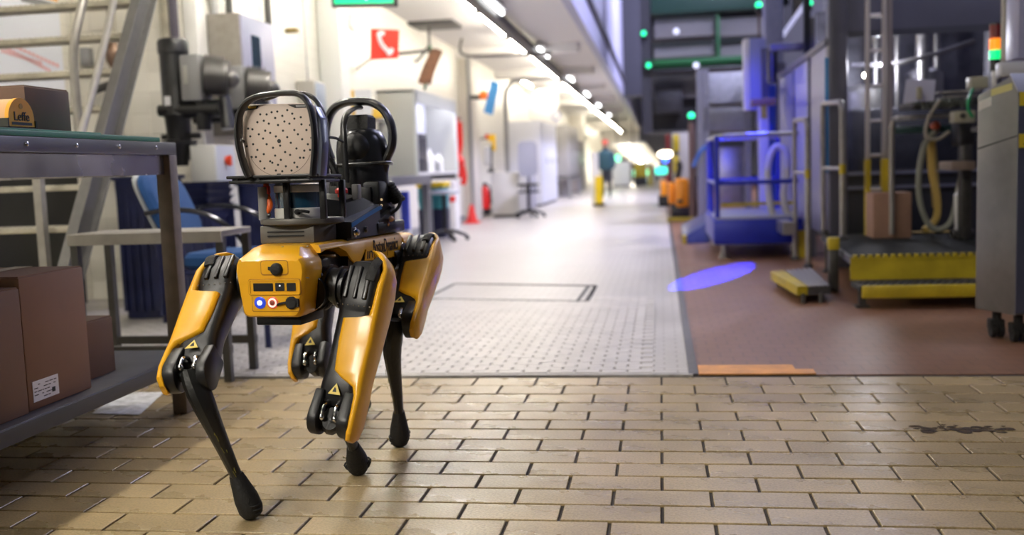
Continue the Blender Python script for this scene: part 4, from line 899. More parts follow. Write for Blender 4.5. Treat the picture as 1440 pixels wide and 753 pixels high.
# white door, arrow and running figure on the lit panel
def ep(x, z): return V((c.x+x, a.y-.0215, a.z+z))
bb = B().prism([ep(.10, .05), ep(.20, .05), ep(.20, .23), ep(.10, .23)], (0, -.002, 0)); bb.build('door_symbol', wl, gp)
bb = B().prism([ep(-.20, .14), ep(-.14, .19), ep(-.14, .155), ep(-.07, .155), ep(-.07, .125), ep(-.14, .125), ep(-.14, .09)], (0, -.002, 0)); bb.build('arrow_symbol', wl, gp)
bb = B(); bb.cyl(ep(.03, .21), ep(.03, .21)+V((0, -.002, 0)), .018, n=12)
for pts in ([(.03, .19), (.0, .12)], [(.0, .12), (.03, .08), (.02, .04)], [(.0, .12), (-.02, .08), (-.055, .07)], [(.025, .175), (.06, .15)], [(.02, .175), (-.02, .165), (-.03, .14)]): bb.tube([ep(*p) for p in pts], .009, 6)
bb.build('figure_symbol', wl, gp, kind='stuff')
hb_ = B().cyl((c.x-.2, 8.2, a.z+.28), (c.x-.2, 8.2, CZ+.001), .01, n=8); hb_.cyl((c.x+.2, 8.2, a.z+.28), (c.x+.2, 8.2, CZ+.001), .01, n=8); hb_.build('hanger', dgrey, ex, kind='stuff')
ps = thing('phone_sign', 'square red sign with a white telephone handset on the white wall', 'sign', P(541, 62, 10.0))
q = [P(521, 84, 10.0), P(560, 82, 10.25), P(561, 42, 10.25), P(521, 40, 10.0)]
redf = mat('sign_red', (.80, .055, .03), .45)
pso = B().prism(q, (0, .02, 0)).build('plate', redf, ps)
B().prism([q[0]+V((0, .02, 0)), V((-3.349, 10.9, q[0].z)), V((-3.349, 10.9, q[0].z+.03)), q[0]+V((0, .02, .03))], (0, .02, 0)).build('bracket', steel, ps)
def sp_(u, v): return q[0]+(q[1]-q[0])*u+(q[3]-q[0])*v-Y1*.002
hs = B(); hs.tube([sp_(.33, .86), sp_(.30, .70), sp_(.40, .46), sp_(.58, .27), sp_(.70, .20)], [.022, .024, .022, .024, .022], 8, 4)
hs.tube([sp_(.24, .74), sp_(.38, .84), sp_(.46, .80)], .026, 8); hs.tube([sp_(.58, .17), sp_(.72, .20), sp_(.76, .32)], .026, 8); hs.build('handset_symbol', mat('sign_white', (.95, .95, .95), .5), ps)
ck = thing('wall_clock', 'round white clock on the bright wall left of the phone sign', 'clock', (-3.3, 10.6, 2.4))
B().lathe(P(497, 33, 10.5), (1, -.35, 0), [(-.02, .09), (.02, .10), (.03, .095), (.032, .02)], 24).build('case', white, ck)
B().lathe(P(497, 33, 10.5)+V((.033, -.01, 0)), (1, -.35, 0), [(0, .075), (.002, .075)], 24).build('dial', lightgrey, ck)
wb = thing('wall_box', 'small grey box with a blue-grey side on the wall behind the robot', 'box', (-3.2, 8.9, 1.4))
B().box((-3.342, 8.95, 1.35), (-3.17, 9.25, 1.75), .005).build('body', mat('box_beige', (.50, .47, .42), .5), wb)
B().box((-3.172, 8.97, 1.37), (-3.16, 9.23, 1.73), .003).build('door', mat('box_bluegrey', (.35, .40, .48), .4), wb)
wc = B().tube([(-3.30, 9.1, 2.9), (-3.30, 9.12, 2.3), (-3.30, 9.14, 1.75)], .008, 6).build('hanging_cable', midgrey); tag(wc, 'thin cord running down the wall into the small grey box', 'cord')
wk = B().box((-3.345, 8.75, 2.17), (-3.24, 8.83, 2.21), .004).build('wall_bracket', mat('bracket_brass', (.30, .22, .08), .5)); tag(wk, 'small brass bracket on the wall above the grey box', 'bracket')
riser(-3.342, -3.12, 9.62, 9.9, 'white wall pier left of the phone sign', white)
yf = thing('document_holder', 'yellow wall holder with white papers behind the camera ring', 'holder', (-3.0, 10.0, 1.5))
a = P(490, 168, 10.0); B().box((a.x, 10.0, a.z), (a.x+.36, 10.05, a.z+.10), .004).build('tray', mat('holder_yellow', (.80, .50, .06), .5), yf)
B().box((a.x, 10.03, a.z), (a.x+.06, 10.05, a.z+.30)).build('back', MATS['holder_yellow'], yf)
B().box((a.x+.08, 9.99, a.z+.03), (a.x+.26, 10.0, a.z+.30)).build('paper', paper, yf); B().box((a.x+.0, 10.05, a.z-.02), (a.x+.3, 10.2985, a.z+.02)).build('arm', lightgrey, yf)

# ------------------------------------------------------------------ fume hood on a steel desk
hd = thing('hood_cabinet', 'light grey hood cabinet with an open bright front on the steel desk', 'cabinet', (-2.75, 11.3, .84))
hx0, hx1, hy0, hy1, hz0, hz1 = -2.97, -2.55, 10.3, 12.45, .83, 1.74
hm_ = mat('hood_grey', (.46, .46, .42), .5)
B().box((hx0, hy0, hz0), (hx1-.02, hy0+.03, hz1), .003).build('side_panel', hm_, hd); B().box((hx0, hy1-.03, hz0), (hx1-.02, hy1, hz1)).build('side_panel', hm_, hd)
bb = B().box((hx0, hy0, hz1-.03), (hx1, hy1, hz1)); bb.box((hx1-.03, hy0, hz1-.14), (hx1, hy1, hz1-.028)); bb.box((hx1-.03, hy0-.004, hz0), (hx1, hy0+.05, hz1)); bb.box((hx1-.03, hy1-.05, hz0), (hx1, hy1, hz1)); bb.build('front_frame', mat('frame_grey', (.60, .62, .60), .4), hd)
B().box((hx0, hy0+.03, hz0), (hx0+.02, hy1-.03, hz1-.03)).build('back_panel', mat('hood_inner', (.80, .80, .92), .5), hd)
B().box((hx0, hy0+.03, hz0), (hx1, hy1-.03, hz0+.03)).build('floor_panel', white, hd)
B().box((hx1-.12, hy0+.1, hz1-.06), (hx1-.06, hy1-.1, hz1-.03)).build('light_strip', mat('hood_lamp', (1, 1, 1), .4, emit=(.86, .86, 1.0), estr=16), hd)
hl_ = B()
for y in (10.34, 12.38): hl_.box((hx0, y, 0), (hx0+.06, y+.05, hz0)); hl_.box((hx0, y, .76), (hx1-.03, y+.05, hz0))
hl_.build('stand', midgrey, hd)
mn = thing('dark_instrument', 'dark box-shaped instrument standing inside the hood cabinet', 'instrument', (-2.75, 10.7, .86))
B().box((-2.94, 10.36, .8605), (-2.57, 10.85, 1.28), .01).build('body', mat('instr_dark', (.05, .05, .06), .5), mn); B().box((-2.571, 10.42, 1.0), (-2.561, 10.8, 1.24)).build('screen', mat('instr_glass', (.10, .10, .12), .2), mn)
for i, (y, z, r, m) in enumerate(((11.25, .17, .07, lightgrey), (11.55, .27, .06, white), (11.8, .15, .08, midgrey), (12.05, .22, .06, white))):
    o = B().lathe((-2.72, y, .8605), (0, 0, 1), [(0, r), (z*.7, r), (z*.85, r*.5), (z, r*.45)], 16).build('lab_bottle', m); tag(o, ['grey squat bottle in the hood, first after the dark instrument', 'tall white bottle in the hood, second after the dark instrument', 'mid grey wide bottle in the hood, third after the dark instrument', 'white bottle in the hood nearest its far end'][i], 'bottle', 'bottles in the hood cabinet')
dk_ = thing('steel_desk', 'grey steel desk with thick apron under the hood cabinet', 'desk', (-2.7, 11, 0))
B().box((-3.1, 8.7, .74), (-2.40, 10.25, .83), .006).build('top', mat('desk_grey', (.22, .22, .24), .4, metal=.3), dk_)
for x, y in ((-2.45, 8.78), (-2.45, 10.18), (-3.05, 8.78), (-3.05, 10.18)): B().box((x-.035, y-.035, 0), (x+.035, y+.035, .74)).build('leg', MATS['desk_grey'], dk_)
bs = B().box((-2.52, 9.4, .30), (-2.44, 9.46, .68), .01).build('blue_sleeve', mat('sleeve_blue', (.04, .07, .55), .4)); tag(bs, 'small blue sleeve on the desk leg behind the robot', 'sleeve')
B().box((-2.52, 9.38, .0), (-2.44, 9.48, .30)).build('foot', white, bs)
bx_ = P(609, 256, 12.7).x
yb = thing('waste_bag_holder', 'yellow rimmed bin with a turquoise bag below the hood', 'bin', (bx_, 12.7, 0))
B().loft([[V((bx_+x*k, 12.7+y*k, z)) for x, y in rrect(-.2, .2, -.2, .2, .06)] for k, z in ((.95, .66), (1.0, .675), (1.0, .715), (.95, .725))]).build('lid', mat('lid_yellow', (.85, .62, .02), .4), yb)
B().loft([[V((bx_+x*k, 12.7+y*k, z)) for x, y in rrect(-.18, .18, -.18, .18, .06)] for k, z in ((.95, .38), (1.03, .5), (1.0, .66))]).build('bag', mat('bag_teal', (.03, .25, .28), .35, noise=.3, scale=12), yb)
B().loft([[V((bx_+x*k, 12.7+y*k, z)) for x, y in rrect(-.18, .18, -.18, .18, .03)] for k, z in ((.96, .0), (1.0, .38))]).build('body', mat('bin_navy', (.012, .014, .05), .5), yb)
def stool(x, y, seat_z, label, m, back=False, sc=1.0):
    t = thing('lab_stool', label, 'stool', (x, y, 0), 'swivel stools in the corridor')
    B().lathe((x, y, seat_z-.05), (0, 0, 1), [(0, .12), (.01, .19), (.035, .20), (.05, .17), (.055, .05)], 20).build('seat', m, t)
    B().cyl((x, y, .12), (x, y, seat_z-.05), .025, .03, 12).build('gas_column', blackp, t)
    for k in range(5):
        a = 2*math.pi*k/5+.3; e = V((x+.27*math.cos(a), y+.27*math.sin(a), .055)); 
        lg = B().tube([(x, y, .12), (x+.13*math.cos(a), y+.13*math.sin(a), .11), e], [.03, .024, .018], 8).build('foot_arm', blackp, t)
        B().cyl((e.x, e.y-.012, .027), (e.x, e.y+.012, .027), .027, n=12).build('caster', rubber, lg)
    if back:
        B().loft([[V((x-.02+a, y+.16+dx, seat_z+.12+z)) for a, z in rrect(-.17, .17, 0, .62, .1)] for dx in (0, .05)]).build('backrest', mat('back_lavender', (.36, .37, .44), .7), t)
        B().tube([(x-.02, y+.05, seat_z-.05), (x-.02, y+.24, seat_z), (x-.02, y+.22, seat_z+.2)], .018, 8, 3).build('back_support', blackp, t)
        B().tube([(x+.2*math.cos(k), y+.2*math.sin(k), seat_z-.15) for k in [2*math.pi*i/16 for i in range(17)]], .012, 6).build('lever_ring', blackp, t)
    return t
sf_ = FL(627, 339)
stool(sf_.x, sf_.y, P(620, 268, sf_.y).z, 'low black based stool with a pale round seat by the desk', mat('seat_pale', (.45, .48, .55), .4))
stool(-2.29, 17.2, .60, 'black swivel chair with a tall lavender backrest farther down the corridor', blackp, back=True)
# red straps on the wall, rope pillar, cones, extinguisher
rs_ = thing('red_strap', 'bundle of red straps hanging on the wall beside the hood', 'strap', (-3.2, 14.6, 1))
for k, pts in enumerate(([(640, 165), (641, 200), (645, 235), (650, 250)], [(646, 172), (647, 205), (642, 230)], [(648, 225), (653, 250), (650, 260)])):
    B().tube([P(x, y, 13.9+.1*k) for x, y in pts], .035, 8, 4, flat=(X1, 1.2, .5)).build('strap', red, rs_)
B().ball(P(645, 228, 13.85), .085, (1, .6, 1.2)).build('knot', red, rs_); B().box(V((-3.345, 14.05, P(640, 168, 14.05).z-.02)), P(650, 164, 14.1)).build('hook', steel, rs_)
o = B().box((-3.1, 14.0, .0), (-2.93, 14.3, .72), .02).build('red_white_post', white); tag(o, 'white floor post below the red straps', 'post'); B().box((-3.1, 13.985, .42), (-2.93, 14.0, .50)).build('red_band', red, o)
riser(-3.342, -3.10, 16.6, 17.1, 'square white pillar right of the red straps', mat('pillar_white', (.70, .66, .58), .5))
o = B().cyl((-3.16, 16.55, .0), (-3.16, 16.55, 2.9), .03, n=10).build('pillar_pipe', midgrey); tag(o, 'grey pipe running up the near edge of the white pillar', 'pipe')
rc = thing('floor_cone', 'small red cone standing at the foot of the white pillar', 'cone', FL(664, 312))
c = FL(664, 314); B().lathe(c, (0, 0, 1), [(0, .12), (.03, .12), (.031, .09), (.3, .03), (.31, .01)], 18).build('cone', red, rc); B().box(c+V((-.13, -.13, 0)), c+V((.13, .13, .02))).build('foot', red, rc)
fe = thing('fire_extinguisher', 'red fire extinguisher on the wall behind the white pillar', 'extinguisher', P(683, 297, 17.6))
c = P(683, 296, 17.6); B().lathe(c, (0, 0, 1), [(0, .07), (.02, .085), (.36, .085), (.42, .05), (.44, .03)], 18).build('cylinder', mat('ext_red', (.75, .02, .015), .3), fe); bb = B().cyl(c+V((0, 0, .44)), c+V((0, 0, .5)), .035, n=10); bb.tube([c+V((.02, 0, .48)), c+V((.1, 0, .42)), c+V((.1, 0, .15))], .015, 6); bb.build('valve', blackp, fe); B().cyl(c-V((0, 0, .08)), c+V((0, 0, .03)), .088, n=18).build('base_ring', blackp, fe); B().box(c+V((-.3, .07, .1)), c+V((.1, .11, .2))).build('wall_bracket', dgrey, fe)
# low cabinets, tilted blue sign with orange ball, yellow label, tall cupboards
def cupboard(x0, x1, y0, y1, h, label, m, cat='cabinet', z0=.0, doors=2, name='cupboard', g=None):
    t = thing(name, label, cat, ((x0+x1)/2, (y0+y1)/2, z0), g)
    B().box((x0, y0, z0+.05), (x1-.02, y1, z0+h), .006).build('body', m, t)
    B().box((x0+.02, y0+.02, z0), (x1-.05, y1-.02, z0+.05)).build('plinth', dgrey, t)
    n = doors
    for k in range(n):
        a, b = y0+(y1-y0)*k/n+.01, y0+(y1-y0)*(k+1)/n-.01
        d = B().box((x1-.02, a, z0+.07), (x1, b, z0+h-.02), .004).build('door', m, t)
        B().box((x1, b-.06, z0+h*.5), (x1+.02, b-.045, z0+h*.5+.14), .003).build('handle', dgrey, d)
    return t
pc = mat('pale_cabinet', (.62, .61, .57), .5)
cupboard(-3.0, -2.52, 17.5, 18.6, .80, 'low pale cabinet beside the fire extinguisher', pc)
cupboard(-3.0, -2.50, 18.8, 20.0, .72, 'low lavender-grey cabinet behind the swivel chair', mat('lav_cab', (.45, .45, .52), .5))
cupboard(-3.342, -2.62, 22.0, 25.4, 1.92, 'tall white cupboard right of the swivel chair', mat('tall_white', (.70, .71, .76), .45), doors=3)
cupboard(-3.3, -2.55, 28.0, 31.5, 1.5, 'tall grey cupboard far down the corridor wall', mat('tall_grey', (.36, .35, .33), .5), z0=.55)
B_t = thing('steel_trestle', 'grey steel trestle under the far grey cupboard', 'trestle', (-2.9, 29.5, 0))
B().box((-3.3, 28.0, .5), (-2.5, 31.5, .545)).build('top', midgrey, B_t)
for y in (28.05, 31.4):
    for x in (-3.25, -2.55): B().box((x-.05, y-.05, 0), (x+.05, y+.05, .5)).build('leg', midgrey, B_t)
o = B().cyl((-2.9, 29.0, 0), (-2.9, 29.0, .46), .2, n=16).build('milk_can', steel); tag(o, 'steel can standing under the far grey cupboard', 'can')
cupboard(-3.3, -2.75, 33.5, 36.5, 1.75, 'brown-grey cupboard beyond the trestle', mat('brown_grey', (.34, .30, .28), .5))
riser(-3.342, -2.85, 26.4, 26.8, 'white pillar between the tall white and grey cupboards', MATS['pillar_white'])
riser(-3.342, -2.80, 37.2, 38.0, 'far white pillar before the bollard', MATS['pillar_white'])
bs_ = thing('blue_sign', 'tilted blue board fixed high on the wall with an orange lamp beside it', 'sign', P(690, 138, 16.2))
q = [P(680, 158, 16.2), P(692, 162, 16.2), P(702, 117, 16.2), P(691, 113, 16.2)]
B().prism(q, (0, .05, 0)).build('board', mat('sign_blue', (.06, .28, .62), .5), bs_); B().prism([P(684, 140, 16.25), P(684, 134, 16.25), P(661, 134, 16.58), P(661, 140, 16.58)], (0, .03, 0)).build('bracket', dgrey, bs_)
ol = B().ball(P(680, 134, 16.0), .075).build('orange_lamp', mat('lamp_orange', (.95, .22, .02), .4)); tag(ol, 'orange ball lamp beside the tilted blue board', 'lamp')
B().cyl(P(680, 134, 16.0), P(676, 132, 16.59), .03, n=8).build('socket', mat('brown_dark', (.12, .06, .03), .5), ol)
yl = B().box(P(686, 199, 17.3), P(697, 189, 17.36)).build('yellow_notice', mat('notice_yellow', (.90, .55, .02), .5)); tag(yl, 'small yellow notice on the wall above the fire extinguisher', 'notice'); B().box(P(682, 195, 17.27), P(687, 189, 17.3)).build('red_corner', red, yl); B().box(P(686, 196, 17.36)-V((.5, 0, 0)), P(690, 194, 17.42)).build('arm', dgrey, yl); B().box(P(692, 212, 17.3), P(697, 198, 17.34)).build('tail', MATS['notice_yellow'], yl)
mn2 = thing('wall_screen', 'small pale screen on an arm above the low pale cabinet', 'screen', P(690, 225, 17.2)); B().box(P(681, 232, 17.2), P(690, 206, 17.3), .01).build('panel', lightgrey, mn2); B().cyl(P(691, 240, 17.25), P(691, 205, 17.25), .02, n=8).build('arm', blackp, mn2); B().box(P(686, 243, 17.2), P(696, 238, 17.4)).build('foot', blackp, mn2)
ck2 = thing('far_clock', 'round blue-rimmed clock on the white end of the corridor wall', 'clock', P(782, 163, 26.0))
c = P(782, 163, 25.949); B().lathe(c, (0, -1, 0), [(0, .12), (.05, .12), (.055, .10)], 22).build('rim', mat('rim_blue', (.06, .08, .35), .4), ck2); B().lathe(c+V((0, -.056, 0)), (0, -1, 0), [(0, .095), (.003, .095)], 22).build('dial', white, ck2)
riser(-3.342, -2.65, 25.95, 26.35, 'white wall end carrying the blue-rimmed clock', white, 1.95)
bo = thing('bollard', 'yellow bollard with a black foot standing in the corridor', 'bollard', FL(843, 290)); c = FL(843, 290)
B().cyl(c+V((0, 0, .05)), c+V((0, 0, .64)), .085, n=18).build('post', mat('bollard_yellow', (.85, .60, .01), .4), bo); B().lathe(c, (0, 0, 1), [(0, .13), (.04, .13), (.06, .09)], 16).build('foot', blackp, bo)
o = B().cyl(c+V((-.1, .3, 0)), c+V((-.1, .3, 1.15)), .09, n=14).build('white_post', white); tag(o, 'tall white post behind the yellow bollard', 'post')
# hanging ceiling gear: bracket with brown slats, pipe arches
hk = thing('ceiling_bracket', 'dark square ceiling fixture with green cables above the hood', 'bracket', P(612, 22, 13.5)); c = P(612, 24, 13.6)
B().box((c.x-.35, 13.3, CZ-.04), (c.x+.3, 14.0, CZ), .005).build('plate', dgrey, hk); bb = B(); bb.cyl((c.x-.1, 13.6, CZ-.02), (c.x-.1, 13.6, 2.45), .02, n=8); bb.tube([(c.x-.1, 13.6, 2.6), (c.x-.25, 13.65, 2.45), (c.x-.4, 13.7, 2.35)], .018, 8, 3); bb.build('rod', dgrey, hk); B().tube([(c.x-.08, 13.58, 2.6), (c.x-.09, 13.55, 2.3), (c.x-.2, 13.6, 2.0)], .018, 8, 3).build('green_cable', green_p, hk)
sl_ = thing('brown_strap', 'pair of brown leather straps leaning above the hood cabinet', 'strap', P(603, 95, 12.4))
for k in range(2): B().tube([P(592+9*k, 118, 12.3), P(600+8*k, 95, 12.3), P(613+5*k, 70, 12.3)], .05, 8, 4, flat=(X1, 1, .4)).build('strap', mat('leather', (.14, .06, .03), .5, noise=.3), sl_)
B().cyl(P(615, 70, 12.3), V((-3.345, 12.5, P(615, 70, 12.3).z)), .02, n=8).build('peg', dgrey, sl_)
o = B().tube([(-3.2, 20.8, 0), (-3.2, 20.8, 2.2), (-3.1, 20.8, 2.6), (-2.9, 20.8, 2.72), (-2.2, 20.8, 2.74)], .05, 10, 4).build('ceiling_pipe', midgrey); tag(o, 'grey pipe bending from the wall to the ceiling before the clock', 'pipe')
o = B().tube([(-3.0, 15.3, 2.9), (-3.0, 15.3, 2.66), (-2.5, 15.3, 2.62), (-1.6, 15.3, 2.62)], .022, 8, 4).build('ceiling_cable', dgrey); tag(o, 'dark cable loop under the ceiling near the blue board', 'cable')
for i, (px_, py_, Y_, w_) in enumerate(((856, 223, 38, .9), (902, 243, 44, .7))):
    c = P(px_, py_, Y_); t = thing('green_sign', ['far green lit exit sign above the corridor end', 'smaller green lit sign at the end of the lamp row'][i], 'sign', c, 'far green signs')
    B().box(c-V((w_/2, .05, .12)), c+V((w_/2, .05, .12))).build('panel', mat('far_green', (.1, .8, .4), .4, emit=(.25, 1, .55), estr=2.2), t); B().cyl(c+V((w_*(.35 if i == 0 else -.49), 0, 0)), (c.x+w_*(.35 if i == 0 else -.49), c.y, CZ+.002), .02, n=6).build('hanger', dgrey, t)
# things at the end of the corridor
cupboard(-1.9, -1.2, 40, 41, 1.0, 'pale machine unit at the far end of the corridor', white, cat='machine', name='machine_unit')
cupboard(-1.15, -.3, 45, 46.5, .95, 'white filling machine at the far end of the corridor', white, cat='machine', name='filling_machine')
o = thing('yellow_crate', 'yellow crate at the far end of the corridor', 'crate', (-.75, 41, 0)); B().box((-1.05, 40.5, .35), (-.55, 41, .9), .02).build('body', yellowp, o); B().box((-1.05, 40.5, 0), (-.55, 41, .35)).build('dark_base', blackp, o)
o = thing('yellow_post', 'thin yellow post beside the far crate', 'post', (-.3, 40.6, 0)); B().cyl((-.4, 40.6, 0), (-.4, 40.6, .85), .09, n=10).build('post', yellowp, o)
o = thing('dark_shutter', 'dark grey shutter closing the end of the corridor', 'shutter', (-1, 48, 0)); B().box((-2.2, 48, 0), (.4, 48.1, .72)).build('panel', mat('shutter_grey', (.12, .12, .13), .6), o); 
for k in range(4): B().box((-2.2, 47.96, .1+.14*k), (.4, 48.0, .2+.14*k)).build('slat', MATS['shutter_grey'], o)
# person standing near the bollard
def person(base, h):
    t = thing('person', 'person in a dark teal jacket and red cap standing behind the yellow bollard', 'person', base)
    k = h/1.8; sk = bpy.data.meshes.new('body'); bm = bmesh.new()
    pts = dict(pel=(0, 0, .95), che=(0, 0, 1.32), nec=(0, 0, 1.52), hed=(0, -.02, 1.68), ls=(-.19, 0, 1.44), le=(-.24, .02, 1.16), lh=(-.22, -.08, .92), rs=(.19, 0, 1.44), re=(.25, .02, 1.16), rh=(.23, -.08, .92), lk=(-.10, -.02, .50), la=(-.11, .02, .08), lt=(-.12, -.14, .04), rk=(.10, .03, .50), ra=(.11, .05, .08), rt=(.12, -.11, .04))
    rad = dict(pel=.16, che=.17, nec=.065, hed=.105, ls=.075, le=.055, lh=.04, rs=.075, re=.055, rh=.04, lk=.075, la=.05, lt=.04, rk=.075, ra=.05, rt=.04)
    lay = bm.verts.layers.skin.verify()
    vs = {n: bm.verts.new(V(p)*k) for n, p in pts.items()}
    for ch_ in (('pel', 'che', 'nec', 'hed'), ('che', 'ls', 'le', 'lh'), ('che', 'rs', 're', 'rh'), ('pel', 'lk', 'la', 'lt'), ('pel', 'rk', 'ra', 'rt')):
        for a, b in zip(ch_, ch_[1:]): bm.edges.new((vs[a], vs[b]))
    for n, v in vs.items(): v[lay].radius = (rad[n]*k, rad[n]*k*(.7 if n in ('che', 'pel') else 1)); v[lay].use_root = n == 'pel'
    bm.to_mesh(sk); bm.free(); o = bpy.data.objects.new('body', sk); C.objects.link(o); o.parent = t
    o.modifiers.new('s', 'SKIN'); ss = o.modifiers.new('d', 'SUBSURF'); ss.levels = 2; ss.render_levels = 2
    sk.materials.append(mat('trousers_dark', (.03, .035, .045), .8))
    b0 = V(base)
    B().loft([[b0+V((x*1, y, z))*k for x, y in rrect(-w2, w2, -d2, d2, .08)] for w2, d2, z in ((.20, .15, .90), (.20, .15, 1.1), (.23, .16, 1.38), (.16, .12, 1.50), (.08, .08, 1.54))]).build('jacket', mat('jacket_teal', (.02, .07, .09), .8), t)
    for s2 in (-1, 1): B().tube([b0+V((s2*.18, 0, 1.45))*k, b0+V((s2*.25, .02, 1.16))*k, b0+V((s2*.23, -.07, .97))*k], [.085*k, .07*k, .055*k], 10, 3).build('sleeve', MATS['jacket_teal'], t)
    B().ball(b0+V((0, -.02, 1.70))*k, .105*k, (.85, 1, 1.15)).build('head', mat('skin', (.45, .26, .18), .6), t)
    B().ball(b0+V((0, -.01, 1.76))*k, .112*k, (.9, 1.05, .75)).build('cap', red, t)
person(FL(853, 279), 1.5)
# ------------------------------------------------------------------ blue work platform with railing and a small ramp
PB = mat('platform_blue', (.008, .02, .32), .4, metal=.1, noise=.1)
pf = thing('blue_platform', 'blue steel working platform with a tube railing in the hall', 'platform', (1.0, 9.6, 0))
zt, zb = P(1010, 310, 8.85).z, P(1010, 345, 8.85).z
x0 = P(1003, 300, 8.85).x
B().box((x0, 8.85, zb), (1.22, 10.5, zt), .02).build('deck_box', PB, pf)
B().box((x0+.03, 8.88, zt), (1.20, 10.47, zt+.02)).build('deck_plate', mat('deck_steel', (.35, .36, .42), .4, metal=.6), pf)
for x, y in ((x0+.10, 9.0), (x0+.1, 10.4), (1.16, 9.0), (1.16, 10.4)):
    lg = B().cyl((x, y, .03), (x, y, zb), .028, n=12); lg.build('leg', steel, pf); B().lathe((x, y, 0), (0, 0, 1), [(0, .05), (.015, .05), (.03, .03)], 14).build('foot_pad', steel, pf)
zr = P(1008, 192, 8.95).z; zm = P(1008, 258, 8.95).z
for x, y in ((x0+.04, 8.92), (x0+.04, 9.9), (x0+.04, 10.42), (1.19, 10.42)):
    B().cyl((x, y, zt), (x, y, zr), .022, n=10).build('post', PB, pf)
for z in (zr, zm): B().tube([(1.19, 8.92, z), (x0+.10, 8.92, z), (x0+.04, 8.98, z), (x0+.04, 10.42, z), (1.19, 10.42, z)], .02, 10).build('rail', steel if z == zr else PB, pf)
B().box((x0+.1, 9.3, zt+.1), (1.19, 9.34, zt+.13)).build('yellow_edge', yellowp, pf)
rp = thing('dark_blue_ramp', 'small dark blue sloping step left of the blue platform', 'ramp', FL(985, 345)); a = FL(962, 343); 
B().hexa([a, a+V((.28, 0, 0)), a+V((.28, 1.6, 0)), a+V((0, 1.6, 0)), a+V((0, .0, .07)), a+V((.28, .25, .22)), a+V((.28, 1.6, .24)), a+V((0, 1.6, .1))], .01).build('body', mat('ramp_navy', (.01, .02, .10), .4), rp)
B().box(a+V((-.02, -.02, .0)), a+V((.03, .08, .09)), .005).build('yellow_corner', yellowp, rp)
yk = B().box(FL(938, 312)+V((0, 0, 0)), FL(938, 312)+V((.75, .12, .05)), .01).build('yellow_kerb', yellowp); tag(yk, 'yellow kerb bar on the hall floor before the pallet truck', 'kerb')
hs = B().tube([P(1090, 315, 9.2), P(1082, 280, 9.2), P(1080, 235, 9.2), P(1090, 207, 9.2), P(1104, 215, 9.2), P(1106, 245, 9.2), P(1101, 275, 9.2), P(1108, 300, 9.2), V((P(1112, 318, 9.2).x, 9.2, zt+.045))], .03, 10, 5).build('pale_hose', mat('hose_pale', (.50, .48, .44), .5)); tag(hs, 'looped pale hose hanging before the blue panels', 'hose')
B().box(P(1086, 322, 9.2), P(1118, 313, 8.4)).build('hose_rest', steel, hs)
# ------------------------------------------------------------------ hand rails and little steps
def handrail(x0_, y0_, x1_, y1_, zt_, zb0, zb1, label):
    t = thing('handrail', label, 'handrail', (x0_, y0_, 0), 'pair of steel handrails beside the step')
    a, b = V((x0_, y0_, zb0)), V((x1_, y1_, zb1)); 
    B().tube([a, V((x0_, y0_, zt_-.06)), V((x0_, y0_, zt_))+(b-a).normalized()*.05, V((x1_, y1_, zt_+.02))-(b-a).normalized()*.03, V((x1_, y1_, zt_-.06)), b], .020, 10).build('frame', tubesteel, t)
    m_ = (zt_*.45+.22); B().cyl((x0_, y0_, m_), (x1_, y1_, m_), .015, n=10).build('crossbar', steel, t)
    B().cyl((x0_, y0_, m_-.04), (x0_, y0_, m_+.03), .024, n=12).build('yellow_band', yellowp, t)
    for p in (a, b): B().lathe((p.x, p.y, p.z-.005), (0, 0, 1), [(0, .04), (.015, .04), (.03, .022)], 12).build('foot_plate', dgrey, t)
    return t
p1, p2 = FL(1185, 392), P(1160, 375, 7.9)
handrail(p1.x, p1.y, P(1158, 380, 7.86).x, 7.86, P(1180, 143, p1.y).z, .283, .283, 'nearer steel handrail with a yellow band beside the step platform')
handrail(P(1136, 300, 8.05).x, 8.05, P(1118, 300, 8.7).x, 8.7, P(1135, 168, 8.05).z, .005, .005, 'farther steel handrail with a yellow band behind the first')
ss_ = thing('step_stool', 'low ribbed metal step with a yellow nosing by the handrails', 'step', (.9, 6.6, 0))
a, b, c, d = FL(1085, 383, .10), FL(1122, 404, .10), FL(1168, 402, .10), FL(1142, 378, .10)
B().prism([a, b, c, d], (0, 0, -.05)).build('tread', dgrey, ss_)
def lerp(p, q, t): return p+(q-p)*t
B().prism([lerp(a, d, -.02)+Z1*.004, lerp(b, c, -.02)+Z1*.004, lerp(b, c, .30)+Z1*.004, lerp(a, d, .30)+Z1*.004], (0, 0, -.056)).build('nosing', yellowp, ss_)
for k in range(5): B().prism([lerp(a, d, .36+.13*k)+Z1*.006, lerp(b, c, .36+.13*k)+Z1*.006, lerp(b, c, .42+.13*k)+Z1*.006, lerp(a, d, .42+.13*k)+Z1*.006], (0, 0, -.01)).build('rib', steel, ss_)
for p in (lerp(b, c, .75), lerp(a, d, .8), lerp(b, c, .2), lerp(a, d, .2)): B().cyl((p.x*.99, p.y, 0), (p.x*.99, p.y, .06), .014, n=10).build('leg', dgrey, ss_)
gp_ = thing('guard_post', 'short grey guard post with a yellow tip between handrail and platform', 'post', FL(1172, 410)); c = FL(1172, 410)
B().box(c+V((-.03, -.03, 0)), c+V((.03, .03, .34)), .006).build('post', dgrey, gp_); B().box(c+V((-.034, -.034, .27)), c+V((.034, .034, .35)), .006).build('yellow_tip', yellowp, gp_)
yb2 = B().box((1.17, 8.82, .0), (1.27, 8.845, .24), .01).build('yellow_box', yellowp); tag(yb2, 'yellow box standing between the two handrails', 'box')
